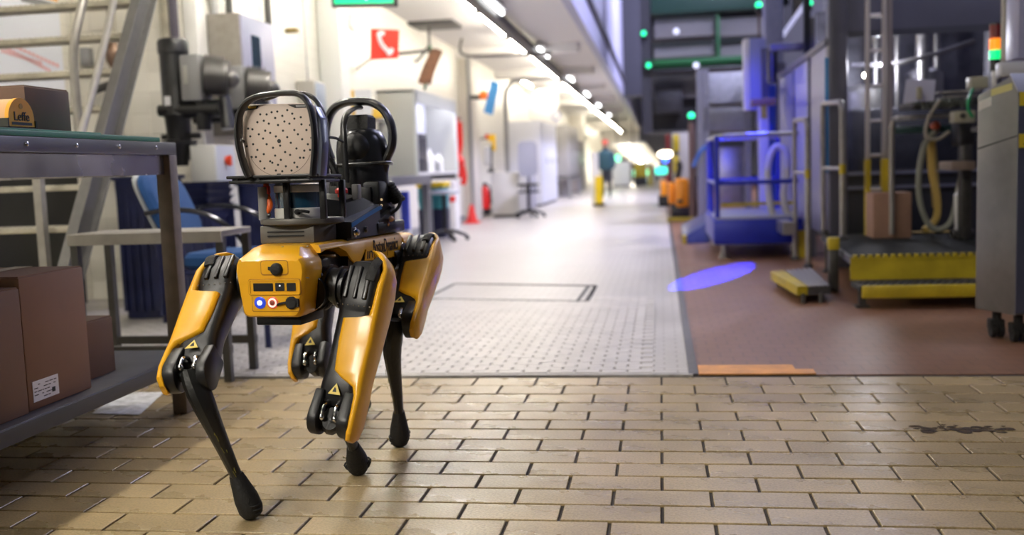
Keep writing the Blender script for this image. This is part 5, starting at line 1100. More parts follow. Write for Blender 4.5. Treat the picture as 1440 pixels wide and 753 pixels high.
# ------------------------------------------------------------------ step platform of the machine
mp = thing('step_platform', 'dark grated platform with yellow riser and yellow step nosing in front of the machine', 'platform', (1.6, 6.8, 0))
grate = mat('grating', (.055, .058, .06), .5, metal=.5, noise=.3, scale=60)
B().hexa([(1.10, 6.05, .225), (2.15, 6.05, .225), (2.15, 7.9, .225), (1.22, 7.9, .225), (1.10, 6.05, .27), (2.15, 6.05, .27), (2.15, 7.9, .27), (1.22, 7.9, .27)]).build('deck', grate, mp)
g = B()
for k in range(44): g.box((1.115+.0026*k, 6.06+k*.04, .268), (2.14, 6.07+k*.04, .279))
for k in range(23): g.box((1.24+k*.04, 6.06, .268), (1.246+k*.04, 7.84, .277))
g.build('grating_bar', grate, mp, kind='stuff')
B().box((1.10, 6.03, .135), (2.15, 6.05, .265)).build('riser', yellowp, mp)
nt_ = B()
for k in range(24): nt_.box((1.115+k*.043, 6.022, .262), (1.137+k*.043, 6.06, .283))
nt_.build('toothed_edge', yellowp, mp, kind='stuff')
B().box((1.10, 5.76, .10), (2.15, 6.03, .13)).build('lower_tread', grate, mp)
cb2 = B()
for k in range(26):
    for j in range(4): cb2.box((1.12+k*.04+(j % 2)*.02, 5.80+j*.055, .129), (1.135+k*.04+(j % 2)*.02, 5.83+j*.055, .136))
cb2.build('checker_bar', grate, mp, kind='stuff')
B().box((1.11, 5.735, .065), (2.15, 5.765, .135), .003).build('step_nosing', yellowp, mp)
dm_ = B()
for k in range(34):
    x = 1.13+k*.03; dm_.prism([V((x, 5.734, .08)), V((x+.012, 5.734, .08)), V((x+.022, 5.734, .12)), V((x+.010, 5.734, .12))], (0, -.003, 0))
dm_.build('nosing_bar', yellowp, mp, kind='stuff')
for x, y in ((1.13, 5.85), (2.1, 5.85), (1.24, 7.7), (2.1, 7.7)):
    lg = B().box((x-.02, y-.02, 0), (x+.02, y+.02, .225 if y > 6 else .10)); lg.box((x-.04, y-.04, 0), (x+.04, y+.04, .012)); lg.build('leg', dgrey, mp)
B().box((2.06, 6.05, .27), (2.10, 6.09, .42)).build('yellow_post', yellowp, mp)
# ------------------------------------------------------------------ ladder, box, hoses
la = thing('ladder', 'tall aluminium ladder with a yellow foot section on the machine platform', 'ladder', (1.55, 7.6, .28))
LY = 7.55; xa, xb = P(1221, 200, LY).x, P(1238, 200, LY).x
for x in (xa, xb+.03):
    B().box((x-.012, LY, .28), (x+.012, LY+.06, 3.2)).build('rail', mat('ladder_alu', (.55, .50, .44), .4, metal=.6), la)
zl = .36
while zl < 3.1:
    B().cyl((xa, LY+.03, zl), (xb+.03, LY+.03, zl), .014, n=10).build('rung', MATS['ladder_alu'], la); zl += .252
ys_ = P(1230, 224, LY).z
for x in (xa, xb+.03): B().box((x-.016, LY-.006, .279), (x+.05 if x > xa else x+.016, LY+.066, ys_)).build('yellow_sleeve', yellowp, la)
B().box((xb+.05, LY+.01, ys_), (xb+.085, LY+.07, 3.2)).build('back_strip', mat('strip_taupe', (.20, .17, .16), .5), la)
cx = thing('hall_box', 'brown cardboard box standing on the platform beside the ladder', 'box', (1.6, 7.35, .28))
xa2, xb2 = P(1228, 300, 7.25).x, P(1282, 300, 7.25).x; zt2 = P(1255, 271, 7.25).z
B().box((xa2, 7.25, .2805), (xb2, 7.5, zt2), .004).build('body', mat('card_pink', (.33, .19, .13), .75, noise=.06), cx); B().box((xa2, 7.36, zt2), (xb2, 7.39, zt2+.002)).build('tape', cardl, cx)
HY = 7.2
hose1 = B().tube([P(1318, 182, HY), P(1300, 205, HY), P(1292, 250, HY), P(1295, 290, HY), P(1308, 318, HY), P(1325, 322, HY), P(1340, 305, HY), P(1350, 255, HY), P(1357, 235, HY)], .02, 10, 6).build('grey_hose', mat('hose_green_grey', (.26, .27, .22), .45)); tag(hose1, 'long grey-green hose looping over the platform by the cabinet', 'hose')
hose2 = B().tube([P(1309, 200, 7.35), P(1310, 240, 7.35), P(1318, 280, 7.35), P(1316, 308, 7.35), P(1300, 324, 7.3)], .026, 10, 6).build('yellow_hose', mat('hose_yellow', (.60, .42, .10), .5)); tag(hose2, 'ribbed yellow hose hanging beside the grey hose', 'hose')
rbs = B()
for k in range(22):
    z = P(1310, 200, 7.35).lerp(P(1317, 290, 7.35), k/21); rbs.lathe(z, (0, 0, 1), [(-.006, .028), (0, .032), (.006, .028)], 12)
rbs.build('rib', MATS['hose_yellow'], hose2, kind='stuff')
yp = B().box(P(1285, 328, 7.5), P(1350, 324, 7.6)).build('yellow_plank', mat('plank_ochre', (.45, .30, .06), .6)); tag(yp, 'ochre plank lying on the platform behind the hoses', 'plank')
wj = thing('white_canister', 'narrow white canister standing at the right end of the platform', 'canister', (2.1, 7.3, .28)); c = P(1353, 325, 7.1); c.z = .2805
B().lathe(c, (0, 0, 1), [(0, .045), (.3, .055), (.31, .04), (.36, .03)], 14).build('body', white, wj); B().box(c+V((-.07, -.05, 0)), c+V((.07, .05, .06)), .01).build('foot', dgrey, wj)
# ------------------------------------------------------------------ machine enclosure
EY = 7.95; ex0 = P(1166, 200, EY).x; ez = 3.4
me = thing('machine_enclosure', 'big dark grey machine enclosure with glazed front and lavender side panels', 'machine', (2.0, 9.5, 0))
cw_ = P(1192, 100, EY).x; cwr = P(1392, 100, EY).x; wz1 = P(1290, 43, EY).z; wz0 = P(1290, 238, EY).z
B().box((ex0, EY, 0), (cw_, EY+.15, ez), .01).build('corner_post', machine, me)
B().box((cw_, EY+.01, wz1), (4.6, EY+.14, ez)).build('head_panel', machine, me)
B().box((cw_, EY-.01, wz1-.03), (4.6, EY+.0, wz1+.02)).build('head_rail', mat('rail_dark', (.05, .05, .06), .4), me)
B().box((cw_, EY+.01, .0), (4.6, EY+.14, wz0)).build('lower_panel', mat('lower_dark', (.035, .037, .045), .3, metal=.3), me)
for x in (cwr, cwr+.08, cwr+.9): B().box((x, EY-.005, wz0), (x+.045, EY+.14, wz1)).build('mullion', machine, me)
gls = mat('machine_glass', (.02, .022, .03), .08, spec=.8); nt = gls.node_tree; bs2 = nt.nodes['Principled BSDF']; bs2.inputs['Alpha'].default_value = .22
B().box((cw_, EY+.06, wz0), (cwr, EY+.07, wz1)).build('glass_pane', gls, me); B().box((cwr+.045, EY+.06, wz0), (4.6, EY+.07, wz1)).build('glass_pane', gls, me)
for z in (wz0-.02, .62): B().box((cw_, EY-.02, z-.012), (cwr+.3, EY+.01, z+.012)).build('trim_rail', mat('trim_bluegrey', (.20, .21, .28), .35, metal=.5), me)
# machinery inside: steel columns, dark blocks, round tank, lamp
inn = B()
for x, r, y in ((1.85, .03, 9.0), (1.98, .02, 8.8), (2.16, .055, 8.7), (2.4, .03, 9.2), (1.62, .04, 9.4)): inn.cyl((x, y, .4), (x, y, 2.6), r, n=14)
inn.build('inner_column', steel, me, kind='stuff')
B().box((1.55, 8.5, .4), (2.6, 9.2, 1.25), .03).build('inner_block', mat('inner_dark', (.05, .05, .06), .4, metal=.4, noise=.4, scale=9), me)
B().lathe((1.75, 8.9, 1.25), (0, 0, 1), [(0, .2), (.15, .2), (.2, .14), (.22, .05)], 24).build('inner_tank', steel, me); B().lathe((2.25, 9.0, 1.25), (0, 0, 1), [(0, .15), (.3, .15), (.34, .08)], 24).build('inner_tank', steel, me)
B().box((1.45, 9.6, .3), (3.2, 9.7, 2.2)).build('inner_wall', mat('inner_wall', (.16, .16, .20), .35, metal=.4, noise=.5, scale=5), me)
B().tube([(1.6, 8.7, 1.62), (1.9, 8.5, 1.6), (2.2, 8.45, 1.66), (2.5, 8.5, 1.75)], .02, 8, 4).build('inner_pipe', steel, me)
lamp('inner_lamp_light', 'POINT', P(1240, 90, 8.5), 45, (.9, .9, 1.0), shadow_soft_size=.05)
B().ball(P(1217, 106, 8.35), .022, seg=12, rings=8).build('inner_lamp', mat('inner_lamp', (1, 1, 1), .4, emit=(1, .93, .8), estr=30), me)
# left side: receding lavender panels between posts, sloping with distance only
sx = ex0; zs = P(1168, 64, 8.05).z
bl_hi = mat('panel_lavender', (.30, .30, .46), .35, metal=.3, noise=.08, scale=3)
for i, (ya, yb3) in enumerate(((8.1, 8.9), (8.98, 9.9), (9.98, 11.2))):
    B().box((sx, ya, .25), (sx+.03, yb3, zs)).build('side_panel', bl_hi, me)
    B().box((sx-.015, yb3, .0), (sx+.04, yb3+.08, zs+.02)).build('side_post', machine, me)
B().box((sx-.02, 8.0, zs), (sx+.05, 11.3, zs+.05)).build('top_rail', machine, me)
B().box((sx-.03, 7.94, .75), (sx-.005, 7.95, 1.62)).build('blue_strip', mat('strip_blue', (.02, .20, .45), .4), me)
B().box((sx+.6, 8.1, 2.0), (sx+.8, 12, 3.4)).build('upper_duct', mat('duct_grey', (.30, .29, .28), .5, noise=.1), me)
# deep blue wall of panels and a lit column behind the railing
bp2 = thing('blue_panel_wall', 'deep blue panel wall behind the platform railing', 'panel', (1.1, 11.4, 0)); dbl = mat('deep_blue', (.03, .07, .55), .4)
for k in range(3): B().box((P(1082, 200, 11.4).x+.18*k, 11.4, .3), (P(1082, 200, 11.4).x+.165+.18*k, 11.46, P(1090, 120, 11.4).z)).build('panel', dbl, bp2)
B().box((P(1082, 200, 11.4).x, 11.45, 0), (2.2, 11.5, .3)).build('base', machine, bp2)
gc = thing('grey_column', 'tall lavender grey column rising behind the blue panels', 'column', (1.3, 12, 0)); B().box((P(1076, 100, 12).x, 12, 0), (P(1102, 100, 12).x, 12.25, 5), .01).build('shaft', mat('column_lav', (.20, .20, .28), .45, noise=.08), gc)
B().box((P(1074, 100, 12).x, 11.97, 1.9), (P(1104, 100, 12).x, 12.0, 1.98)).build('collar', machine, gc)
wl2 = thing('rear_housing', 'light grey machine housing behind the side panels', 'housing', (1.9, 13, 0)); B().hexa([(1.42, 12.6, 0), (3.2, 12.6, 0), (3.2, 15, 0), (1.42, 15, 0), (1.42, 12.6, 2.2), (3.2, 12.6, 4.6), (3.2, 15, 4.6), (1.42, 15, 2.2)]).build('shell', mat('housing_grey', (.34, .34, .36), .5, noise=.08, scale=2), wl2); B().box((1.42, 12.55, 1.2), (3.2, 12.6, 1.28)).build('seam', machine, wl2)
cr = thing('cross_beam', 'dark horizontal duct between column and machine', 'duct', P(1117, 65, 10)); a, b = P(1083, 72, 10.0), P(1150, 58, 10.0); B().box((a.x, 10.0, a.z), (b.x, 10.15, b.z), .01).build('duct', mat('duct_dark', (.09, .085, .09), .5), cr); B().box((b.x-.08, 9.9, b.z-.22), (b.x+.22, 10.2, b.z+.22), .01).build('end_box', MATS['duct_dark'], cr); B().box((b.x+.1, 10.05, b.z-.2), (b.x+.35, 10.1, b.z-.1)).build('arm', MATS['duct_dark'], cr); B().cyl((a.x+.03, 10.1, a.z-.3), (a.x+.03, 10.1, a.z+.02), .05, n=12).build('drop_pipe', blackp, cr)
o = B().box((a.x-.02, 10.6, 0), (a.x+.05, 10.7, a.z+.1)).build('dark_stanchion', mat('stanchion', (.05, .05, .07), .5)); tag(o, 'dark upright stanchion below the horizontal duct', 'stanchion')
ct = thing('control_panel', 'tall lavender control panel with a white edge hanging beside the column', 'panel', P(1063, 100, 11)); a, b = P(1055, 155, 11), P(1077, 53, 11)
B().box((a.x, 11, a.z), (b.x, 11.2, b.z), .008).build('body', mat('panel_violet', (.24, .26, .52), .4), ct); B().box((a.x-.06, 10.99, a.z), (a.x, 11.18, b.z), .006).build('white_edge', mat('edge_white', (.75, .72, .66), .5), ct)
B().box((a.x+.05, 11.2, a.z+.2), (a.x+.12, 12.0, a.z+.28)).build('arm', dgrey, ct); B().box((a.x+.06, 11.0, 0), (a.x+.12, 11.06, a.z)).build('stand', dgrey, ct)
op = thing('operator_terminal', 'small terminal with a brown top and pale body below the control panel', 'terminal', P(1072, 180, 10.6)); c = P(1074, 195, 10.35); B().box((c.x-.05, 10.32, zt+.021), (c.x+.05, 10.42, c.z+.35), .01).build('body', mat('term_pale', (.50, .48, .46), .5), op); B().box((c.x-.12, 10.28, c.z+.33), (c.x+.12, 10.46, c.z+.40), .01).build('top', mat('term_brown', (.20, .11, .07), .5), op); B().box((c.x-.03, 10.30, c.z+.2), (c.x+.03, 10.32, c.z+.33)).build('yellow_tag', yellowp, op)
# ------------------------------------------------------------------ conveyor head, sheet, signal tower
cvY = 6.9
cv_ = thing('conveyor_head', 'dark conveyor head with beige brackets and cables before the glazed machine', 'conveyor', (2.0, cvY, 1.2))
def pbx(b, x0_, y0_, x1_, y1_, Y, dY, bev=.006):
    p, q = P(x0_, y1_, Y), P(x1_, y0_, Y); b.box((p.x, Y, min(p.z, q.z)), (q.x, Y+dY, max(p.z, q.z)), bev); return b
pbx(B(), 1283, 138, 1376, 152, cvY, .4).build('belt_frame', blackp, cv_)
pbx(B(), 1262, 159, 1350, 168, cvY+.1, .2).build('roller_bar', steel, cv_); pbx(B(), 1320, 126, 1380, 131, cvY+.2, .1).build('guide_bar', palem, cv_); pbx(B(), 1330, 133, 1378, 137, cvY+.1, .1).build('guide_bar', palem, cv_)
pbx(B(), 1342, 155, 1372, 173, cvY-.2, .12).build('bracket', mat('bracket_beige', (.40, .38, .28), .5), cv_); B().cyl(P(1354, 163, cvY-.205), P(1354, 163, cvY-.21), .018, n=14).build('bracket_hole', ink, cv_)
pbx(B(), 1365, 107, 1391, 125, cvY-.1, .1).build('bracket', MATS['bracket_beige'], cv_); 
pbx(B(), 1350, 172, 1372, 205, cvY, .2).build('gear_case', blackp, cv_); pbx(B(), 1258, 175, 1345, 188, cvY+.3, .2).build('catch_tray', mat('tray_teal', (.02, .06, .06), .4), cv_)
mc = B()
for k in range(16): x = 1287+k*5.4; pbx(mc, x, 139+random.uniform(-3, 2), x+3.2, 150+random.uniform(-2, 4), cvY-.05, .04, .002)
mc.build('chain_link', mat('chain_grey', (.12, .13, .11), .5, metal=.4, noise=.5, scale=40), cv_, kind='stuff')
B().lathe(P(1313, 177, cvY+.2), (0, -1, 0), [(0, .03), (.05, .03), (.06, .015)], 14).build('red_knob', mat('knob_red', (.35, .06, .03), .4), cv_)
B().tube([P(1322, 140, cvY-.1), P(1306, 165, cvY-.1), P(1302, 190, cvY-.1), P(1318, 196, cvY-.1), P(1335, 185, cvY-.1)], .012, 8, 5).build('cable', mat('cable_beige', (.30, .28, .23), .5), cv_)
B().tube([P(1368, 125, cvY-.15), P(1362, 140, cvY-.2), P(1362, 155, cvY-.2), P(1368, 165, cvY-.2)], .010, 8, 5).build('green_cable', mat('cable_green', (.0, .30, .10), .4), cv_)
pbx(B(), 1338, 226, 1372, 240, cvY-.3, .3).build('motor_shelf', mat('shelf_brown', (.22, .17, .14), .5), cv_); pbx(B(), 1352, 200, 1368, 335, cvY, .1).build('support', dgrey, cv_)
B().tube([P(1254, 330, cvY+.3), P(1254, 178, cvY+.3), P(1257, 168, cvY+.3), P(1290, 166, cvY+.3)], .018, 10).build('guard_tube', tubesteel, cv_)
sh = B().prism([P(1270, 145, cvY-.1), P(1313, 142, cvY-.1), P(1316, 112, cvY-.02), P(1275, 112, cvY-.02)], (0, .004, 0)).build('paper_sheet', mat('sheet_lav', (.50, .50, .62), .7)); tag(sh, 'tilted pale sheet propped on the conveyor head', 'sheet')
pbx(B(), 1290, 122, 1297, 140, cvY-.13, .03).build('clip', MATS['bracket_beige'], sh)
tw = thing('signal_tower', 'signal tower with dark red, amber and green lamps above the steel cabinet', 'lamp', P(1399, 100, 6.5)); c0, c1 = P(1399, 100, 6.5), P(1399, 33, 6.5); hh = c1.z-c0.z
def seg(a, b, r, nm, m): B().cyl((c0.x, 6.5, c0.z+hh*a), (c0.x, 6.5, c0.z+hh*b), r, n=18).build(nm, m, tw)
seg(.0, .24, .032, 'base', blackp); seg(.25, .44, .034, 'green_lamp', mat('sig_green', (.02, .6, .3), .3, emit=(.0, 1, .25), estr=1.0)); seg(.46, .68, .034, 'amber_lamp', mat('sig_amber', (.8, .25, .02), .3, emit=(1, .25, .01), estr=1.3)); seg(.70, .97, .034, 'red_lamp', mat('sig_red', (.22, .015, .012), .3)); seg(.97, 1.0, .036, 'cap', dgrey)
B().cyl((c0.x, 6.5, c0.z-.35), (c0.x, 6.5, c0.z+.01), .02, n=10).build('mast', steel, tw); B().box((c0.x-.05, 6.45, c0.z-.36), (c0.x+.3, 6.79, c0.z-.33)).build('mast_arm', steel, tw)
# ------------------------------------------------------------------ steel cabinet on casters at the right edge
sc_ = thing('steel_cabinet', 'brushed steel cabinet with a sloping top and yellow warning signs on casters', 'cabinet', (1.8, 4.9, 0))
A_, B2 = V((P(1371, 430, 4.86).x, 4.86, 0)), V((P(1427, 440, 4.62).x, 4.62, 0)); dAB = (B2-A_).normalized(); nIn = V((-dAB.y, dAB.x, 0)); nIn = nIn if nIn.x > 0 else -nIn
def cz(x, y, p): return P(x, y, p.y).z
zb_ = P(1373, 434, A_.y).z; zA = P(1369, 137, A_.y).z; zB = P(1420, 106, B2.y).z; wd = (B2-A_).length; zM = P(1431, 131, B2.y).z
bsteel = mat('brushed_steel', (.21, .21, .21), .36, metal=.75, noise=.08, scale=14)
prof = [A_+Z1*zb_, B2+Z1*zb_, B2+Z1*zM, A_.lerp(B2, .80)+Z1*zB, A_.lerp(B2, .06)+Z1*(zA+.012), A_+Z1*zA]
B().prism(prof, nIn*.75, .006).build('body', bsteel, sc_)
B().hexa([A_.lerp(B2, .80)+Z1*(zB+.002), B2+Z1*(zM+.003), B2+Z1*(zM+.003)+nIn*.75, A_.lerp(B2, .8)+Z1*(zB+.002)+nIn*.75, A_.lerp(B2, .80)+Z1*(zB+.012), B2+Z1*(zM+.012), B2+Z1*(zM+.012)+nIn*.75, A_.lerp(B2, .8)+Z1*(zB+.012)+nIn*.75]).build('sloping_lid', mat('lid_lav', (.50, .52, .62), .4), sc_)
fr0 = B2+dAB*.001
B().hexa([fr0+Z1*(zb_+.01), fr0+nIn*.74+Z1*(zb_+.01), fr0+nIn*.74+Z1*(zb_+.01)+dAB*.004, fr0+Z1*(zb_+.01)+dAB*.004, fr0+Z1*(zM-.01), fr0+nIn*.74+Z1*(zM-.01), fr0+nIn*.74+Z1*(zM-.01)+dAB*.004, fr0+Z1*(zM-.01)+dAB*.004]).build('front_panel', mat('front_slate', (.12, .13, .18), .4, metal=.4), sc_)
for zc in (P(1436, 139, B2.y).z, P(1436, 198, B2.y).z):
    f0 = fr0+dAB*.0045+nIn*.004+Z1*(zc-.03); wlab = B().prism([f0, f0+nIn*.10, f0+nIn*.10+Z1*.06, f0+Z1*.06], dAB*.002).build('warning_plate', mat('warn_plate', (.80, .60, .03), .5), sc_)
    g0 = f0+dAB*.003+nIn*.02+Z1*.012; B().prism([g0, g0+nIn*.044, g0+nIn*.022+Z1*.038], dAB*.001).build('triangle', ink, wlab)
    g1 = g0+dAB*.0015+nIn*.008+Z1*.004; B().prism([g1, g1+nIn*.028, g1+nIn*.014+Z1*.025], dAB*.0008).build('triangle_field', MATS['warn_plate'], wlab)
    B().prism([g1+dAB*.001+nIn*.012+Z1*.002, g1+dAB*.001+nIn*.016+Z1*.002, g1+dAB*.001+nIn*.015+Z1*.018], dAB*.0006).build('mark', ink, wlab)
e0 = A_-nIn*.0015; sl0 = B(); zs0, zs1 = P(1371, 211, A_.y).z, P(1431, 192, B2.y).z
sl0.hexa([A_-nIn*.002+Z1*zs0, B2-nIn*.002+Z1*zs1, B2+nIn*.01+Z1*zs1, A_+nIn*.01+Z1*zs0, A_-nIn*.002+Z1*(zs0+.006), B2-nIn*.002+Z1*(zs1+.006), B2+nIn*.01+Z1*(zs1+.006), A_+nIn*.01+Z1*(zs0+.006)]); sl0.build('panel_seam', ink, sc_)
q0 = A_.lerp(B2, .36)-nIn*.002; qz = P(1400, 128, q0.y).z; B().prism([q0+Z1*(qz-.022), q0+dAB*.13+Z1*(qz-.005), q0+dAB*.13+Z1*(qz+.025), q0+Z1*(qz+.008)], nIn*.004).build('pale_label', mat('label_olive', (.50, .46, .18), .5), sc_)
q0 = A_.lerp(B2, .05)-nIn*.002; qz = P(1378, 150, q0.y).z; B().prism([q0+Z1*(qz-.02), q0+dAB*.08+Z1*(qz+.0), q0+dAB*.08+Z1*(qz+.04), q0+Z1*(qz+.02)], nIn*.004).build('pale_label', lightgrey, sc_)
for p in (A_+dAB*.06+nIn*.07, B2-dAB*.06+nIn*.07, A_+dAB*.06+nIn*.66, B2-dAB*.06+nIn*.66):
    cs = B(); cs.cyl(p+V((-.028, 0, .035)), p+V((-.006, 0, .035)), .035, n=18); cs.cyl(p+V((.006, 0, .035)), p+V((.028, 0, .035)), .035, n=18); cs.box(p+V((-.032, -.02, .035)), p+V((.032, .04, .085)), .006); cs.cyl(p+V((0, 0, .08)), p+V((0, 0, zb_+.01)), .02, n=10); cs.build('caster', rubber, sc_)
# pipes and grey cupboard behind the cabinet at the right edge
for i, px_ in enumerate((1414, 1427)):
    yq = 6.2+.25*i; p = P(px_, 60, yq); o = B().tube([(p.x, yq, 3.0), (p.x, yq, P(px_, 70, yq).z), (p.x+.06, yq, P(px_, 84, yq).z), (p.x+.6, yq, P(px_, 86, yq).z)], .026, 10, 3).build('hall_pipe', tubesteel); tag(o, ['thick vertical pipe just right of the signal tower', 'second vertical pipe at the right edge of the view'][i], 'pipe', 'pipes at the right edge')
o = thing('wall_unit', 'pale lavender unit high at the right edge of the view', 'unit', P(1435, 40, 5.9)); p = P(1431, 82, 5.9); B().box((p.x, 5.9, p.z), (p.x+.8, 6.1, p.z+1.2), .01).build('body', lavender, o); B().box((p.x-.1, 5.85, p.z-.1), (p.x+.8, 5.95, p.z-.02), .008).build('ledge', lightgrey, o); B().box((p.x+.3, 5.95, 0), (p.x+.4, 6.05, p.z)).build('stand', dgrey, o)
# ------------------------------------------------------------------ pallet truck, mast, far gantry
fk = thing('pallet_truck', 'orange electric pallet truck parked along the corridor edge', 'truck', (.75, 15.9, 0)); orn = mat('truck_orange', (.85, .30, .01), .4)
def fbx(nm, x0_, y0_, x1_, y1_, Y, dY, m, bev=.02): return pbx(B(), x0_, y0_, x1_, y1_, Y, dY, bev).build(nm, m, fk)
fbx('battery_box', 957, 252, 981, 300, 16.0, 1.3, mat('truck_grey', (.035, .035, .04), .5)); fbx('hood', 950, 251, 968, 292, 15.6, .6, orn, .04); fbx('side_shell', 940, 257, 949, 288, 15.9, .5, orn, .04)
fbx('chassis', 945, 286, 981, 306, 15.7, 1.6, blackp); fbx('grab_bar', 952, 281, 960, 286, 15.5, .1, blackp)
for x in (947, 974): c = P(x, 302, 16.0); B().cyl((c.x-.04, 16, .1), (c.x+.04, 16, .1), .1, n=16).build('wheel', rubber, fk)
c = P(951, 250, 16.3); B().tube([P(952, 252, 16.0), P(956, 235, 16.0), P(953, 228, 16.0)], .05, 8, 3).build('tiller', blackp, fk)
ym = thing('mast_post', 'grey upright with a yellow and black striped guard behind the pallet truck', 'post', P(960, 240, 17)); pbx(B(), 946, 186, 969, 255, 17.8, .2).build('plate', mat('mast_grey', (.42, .40, .37), .5), ym); pbx(B(), 947, 189, 955, 213, 17.7, .08).build('yellow_guard', yellowp, ym); pbx(B(), 947, 219, 955, 243, 17.7, .08).build('yellow_guard', yellowp, ym); pbx(B(), 948, 213, 954, 219, 17.72, .06).build('black_band', blackp, ym); p = P(958, 256, 17.9); B().box((p.x-.05, 17.85, 0), (p.x+.05, 17.95, p.z+.05)).build('stand', dgrey, ym)
fk2 = thing('far_truck', 'second orange truck farther along the corridor edge', 'truck', (.2, 20, 0)); pbx(B(), 929, 254, 938, 277, 20, .8, .04).build('body', orn, fk2); c = P(934, 277, 20.3); B().box((c.x-.12, 20, .05), (c.x+.12, 21, c.z+.03)).build('chassis', blackp, fk2)
for y in (20.2, 20.8): B().cyl((c.x-.12, y, .07), (c.x+.12, y, .07), .07, n=14).build('wheel', rubber, fk2)
# grey uprights with a caged machine
cg = thing('caged_machine', 'grey machine with wire guard behind the blue platform', 'machine', (1.2, 14, 0)); cgy = 14.0
pbx(B(), 987, 150, 1052, 185, cgy, .8).build('upper_guard', mat('guard_grey', (.30, .31, .34), .45, metal=.3, noise=.15), cg); pbx(B(), 985, 100, 1050, 146, cgy+.2, .6).build('upper_body', mat('body_pale', (.42, .43, .46), .45, noise=.2), cg)
pbx(B(), 1010, 205, 1050, 290, cgy+.3, .6).build('tank', steel, cg); pbx(B(), 990, 188, 1050, 200, cgy, .5).build('dark_band', blackp, cg)
for px_ in (985, 994, 1052): p = P(px_, 200, cgy); B().box((p.x-.04, cgy-.02, 0), (p.x+.04, cgy+.1, P(px_, 97, cgy).z)).build('upright', mat('upright_grey', (.22, .22, .25), .45), cg)
wg = B()
for k in range(22): pbx(wg, 989+k*2.9, 151, 989.8+k*2.9, 184, cgy-.02, .01, 0)
wg.build('guard_wire', steel, cg, kind='stuff')
B().tube([P(975, 235, 13.5), P(984, 215, 13.5), P(996, 205, 13.5)], .03, 8, 4).build('blue_hose', mat('hose_blue', (.05, .15, .45), .4), cg)
# far gantry with green girders and grey boards
GYY = 21.0
gt = thing('green_gantry', 'far gantry of green girders with grey panels across the hall', 'gantry', (1.3, GYY, 0)); gg = mat('girder_green', (.012, .15, .04), .5)
def gbx(nm, x0_, y0_, x1_, y1_, dy, dY, m): return pbx(B(), x0_, y0_, x1_, y1_, GYY+dy, dY, .01).build(nm, m, gt)
gbx('girder', 906, 84, 1110, 97, 0, .35, gg); gbx('girder', 915, -40, 1110, 20, 0, .35, mat('girder_dark', (.012, .06, .04), .5)); gbx('flange', 906, 82, 1110, 85, -.1, .5, gg); gbx('flange', 906, 95, 1110, 98, -.1, .5, blackp)
gpan = mat('gantry_panel', (.30, .29, .29), .6, noise=.12, scale=1.2)
gbx('grey_panel', 920, 22, 1010, 54, .5, .1, gpan); gbx('grey_panel', 1012, 20, 1110, 52, .5, .1, gpan); gbx('grey_panel', 920, 62, 1010, 82, .5, .1, gpan); gbx('grey_panel', 1012, 60, 1110, 82, .5, .1, gpan); gbx('grey_panel', 918, 99, 985, 140, .8, .1, mat('gantry_dark', (.12, .12, .13), .6, noise=.3, scale=2))
gbx('strut', 918, 53, 1110, 62, .3, .15, mat('strut_teal', (.08, .12, .12), .5)); gbx('strut', 1008, 20, 1012, 84, .2, .12, gg)
for px_ in (909, 1108): p = P(px_, 100, GYY); B().box((p.x-.1, GYY, 0 if px_ > 1000 else P(909, 188, GYY).z), (p.x+.1, GYY+.3, P(px_, -40, GYY).z)).build('column', mat('gantry_column', (.03, .03, .04), .5), gt)
gbx('dark_board', 912, 120, 985, 185, 1.2, .2, mat('board_black', (.015, .015, .018), .6)); gbx('dark_pipe', 912, 182, 985, 190, 1.0, .2, dgrey); gbx('hoist_box', 921, 118, 960, 160, .6, .4, mat('hoist_dark', (.035, .035, .04), .5, noise=.4, scale=6))
for x, y in ((951, 44), (979, 92)): B().ball(P(x, y, GYY-.15), .06).build('white_lamp', mat('gantry_lamp', (.8, .8, .9), .4, emit=(.75, .78, 1), estr=1.1), gt)
gl_ = mat('led_hall', (.05, .8, .4), .4, emit=(.015, .9, .36), estr=2.2)
for i, (x, y, Y_, w5) in enumerate(((905, 47, 20.8, 'upper green pilot lamp on the dark pier'), (912, 92, 20.8, 'green pilot lamp at the end of the green girder'), (1067, 7, 11.1, 'green lamp on a rod above the lavender control panel'), (1138, 4, 11.5, 'green lamp high left of the machine enclosure'), (972, 163, 15.5, 'green lamp beside the striped mast post'))):
    c = P(x, y, Y_); t = thing('pilot_lamp', w5, 'lamp', c, 'green pilot lamps of the hall')
    r_ = .05*Y_/20 if i < 2 else .04*Y_/12
    B().ball(c, r_, seg=14, rings=8).build('lens', gl_, t)
    if i < 2: B().box(c+V((-.08, .03, -.08)), c+V((.08, .19, .08))).build('socket', blackp, t)
    else:
        B().cyl(c-V((0, 0, r_*2.2)), c-V((0, 0, r_*.7)), r_*.8, n=12).build('socket', blackp, t)
        b5 = {2: P(1067, 53, 11.0).z, 3: 2.0, 4: 0}[i]; B().cyl((c.x, c.y+.0, b5), c-V((0, 0, r_*2)), .012 if i < 4 else .05, n=8).build('rod', mat('rod_brown', (.12, .07, .06), .5), t)
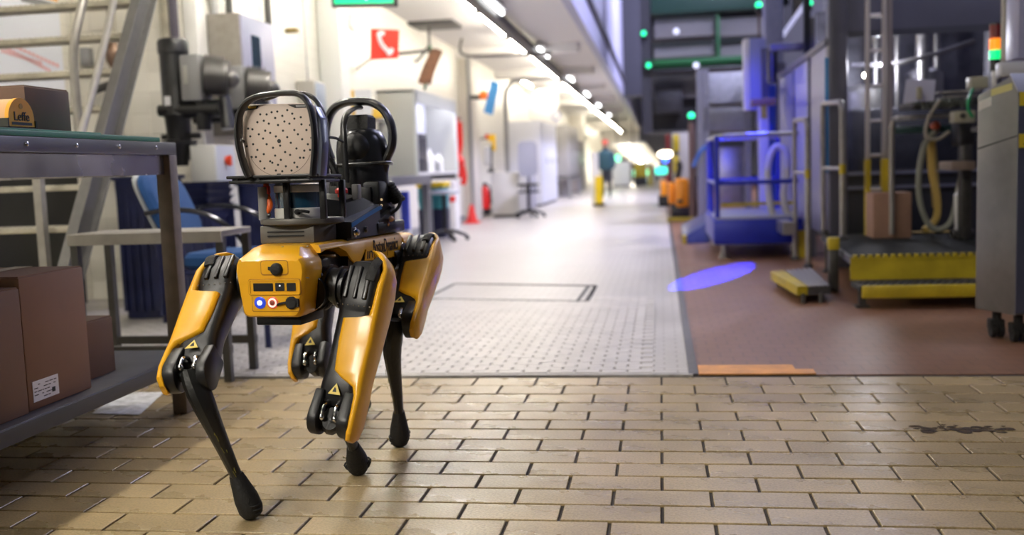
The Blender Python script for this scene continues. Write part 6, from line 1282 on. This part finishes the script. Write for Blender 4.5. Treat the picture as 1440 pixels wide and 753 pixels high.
tl = thing('traffic_light', 'teal and blue lit lamps on a grey pole at the corridor edge', 'lamp', P(930, 240, 22)); c = P(930, 240, 24); B().cyl((c.x, 24, 0), (c.x, 24, c.z+.5), .05, n=10).build('pole', midgrey, tl); B().box(c+V((-.14, -.06, -.09)), c+V((.14, .02, .09)), .03).build('teal_lamp', mat('tl_teal', (.05, .6, .5), .4, emit=(.05, .8, .6), estr=2), tl); B().ball(c+V((.1, 0, .25)), .08).build('blue_lamp', mat('tl_blue', (.05, .2, .9), .4, emit=(.04, .18, 1), estr=3), tl)
wlp = thing('hall_lamp', 'warm lit oval lamp hanging beside the mast post', 'lamp', P(936, 217, 23)); c = P(936, 217, 23); B().ball(c, .12, (1.5, .6, .65)).build('lens', mat('warm_lamp', (1, .9, .7), .4, emit=(1, .86, .62), estr=9), wlp); B().cyl(c, (c.x, c.y, 3.6), .015, n=6).build('rod', dgrey, wlp); B().box((c.x-.5, 22.9, 3.6), (c.x+1.2, 23.1, 3.7)).build('rail', dgrey, wlp); B().box((c.x+1.1, 22.9, 0), (c.x+1.2, 23.1, 3.6)).build('stanchion', dgrey, wlp)
o = thing('red_pole', 'slim dark red upright far back in the hall', 'post', P(938, 180, 24)); p = P(938, 200, 24.5); B().cyl((p.x, 24.5, 0), (p.x, 24.5, P(938, 165, 24.5).z), .06, n=8).build('shaft', mat('pole_red', (.25, .03, .03), .5), o); B().box((p.x-.12, 24.4, 0), (p.x+.12, 24.6, .03)).build('foot', dgrey, o)
# housing of the blue floor spot
bl_ = V(BLUE_AT); ls = thing('floor_spot', 'small black spot lamp throwing the blue light on the hall floor', 'lamp', bl_)
dv = (V((.42, 7.55, 0))-bl_).normalized(); bb = B(); x_, y_, z_ = frame(dv)
ring = lambda t, r: [bl_+dv*t+(x_*math.cos(a)+y_*math.sin(a))*r for a in [2*math.pi*i/18 for i in range(18)]]
bb.loft([ring(.03, .075), ring(-.05, .075), ring(-.16, .04), ring(-.17, .01)], cap=False); bb.build('shade', blackp, ls); B().tube([bl_-dv*.16, bl_-dv*.2+V((.1, .1, .1)), V((1.35, 9.9, 2.95)), V((1.42, 9.95, 2.95))], .015, 8).build('arm', blackp, ls)
B().box((1.38, 9.9, zs), (1.44, 9.98, 3.0)).build('stand', blackp, ls)
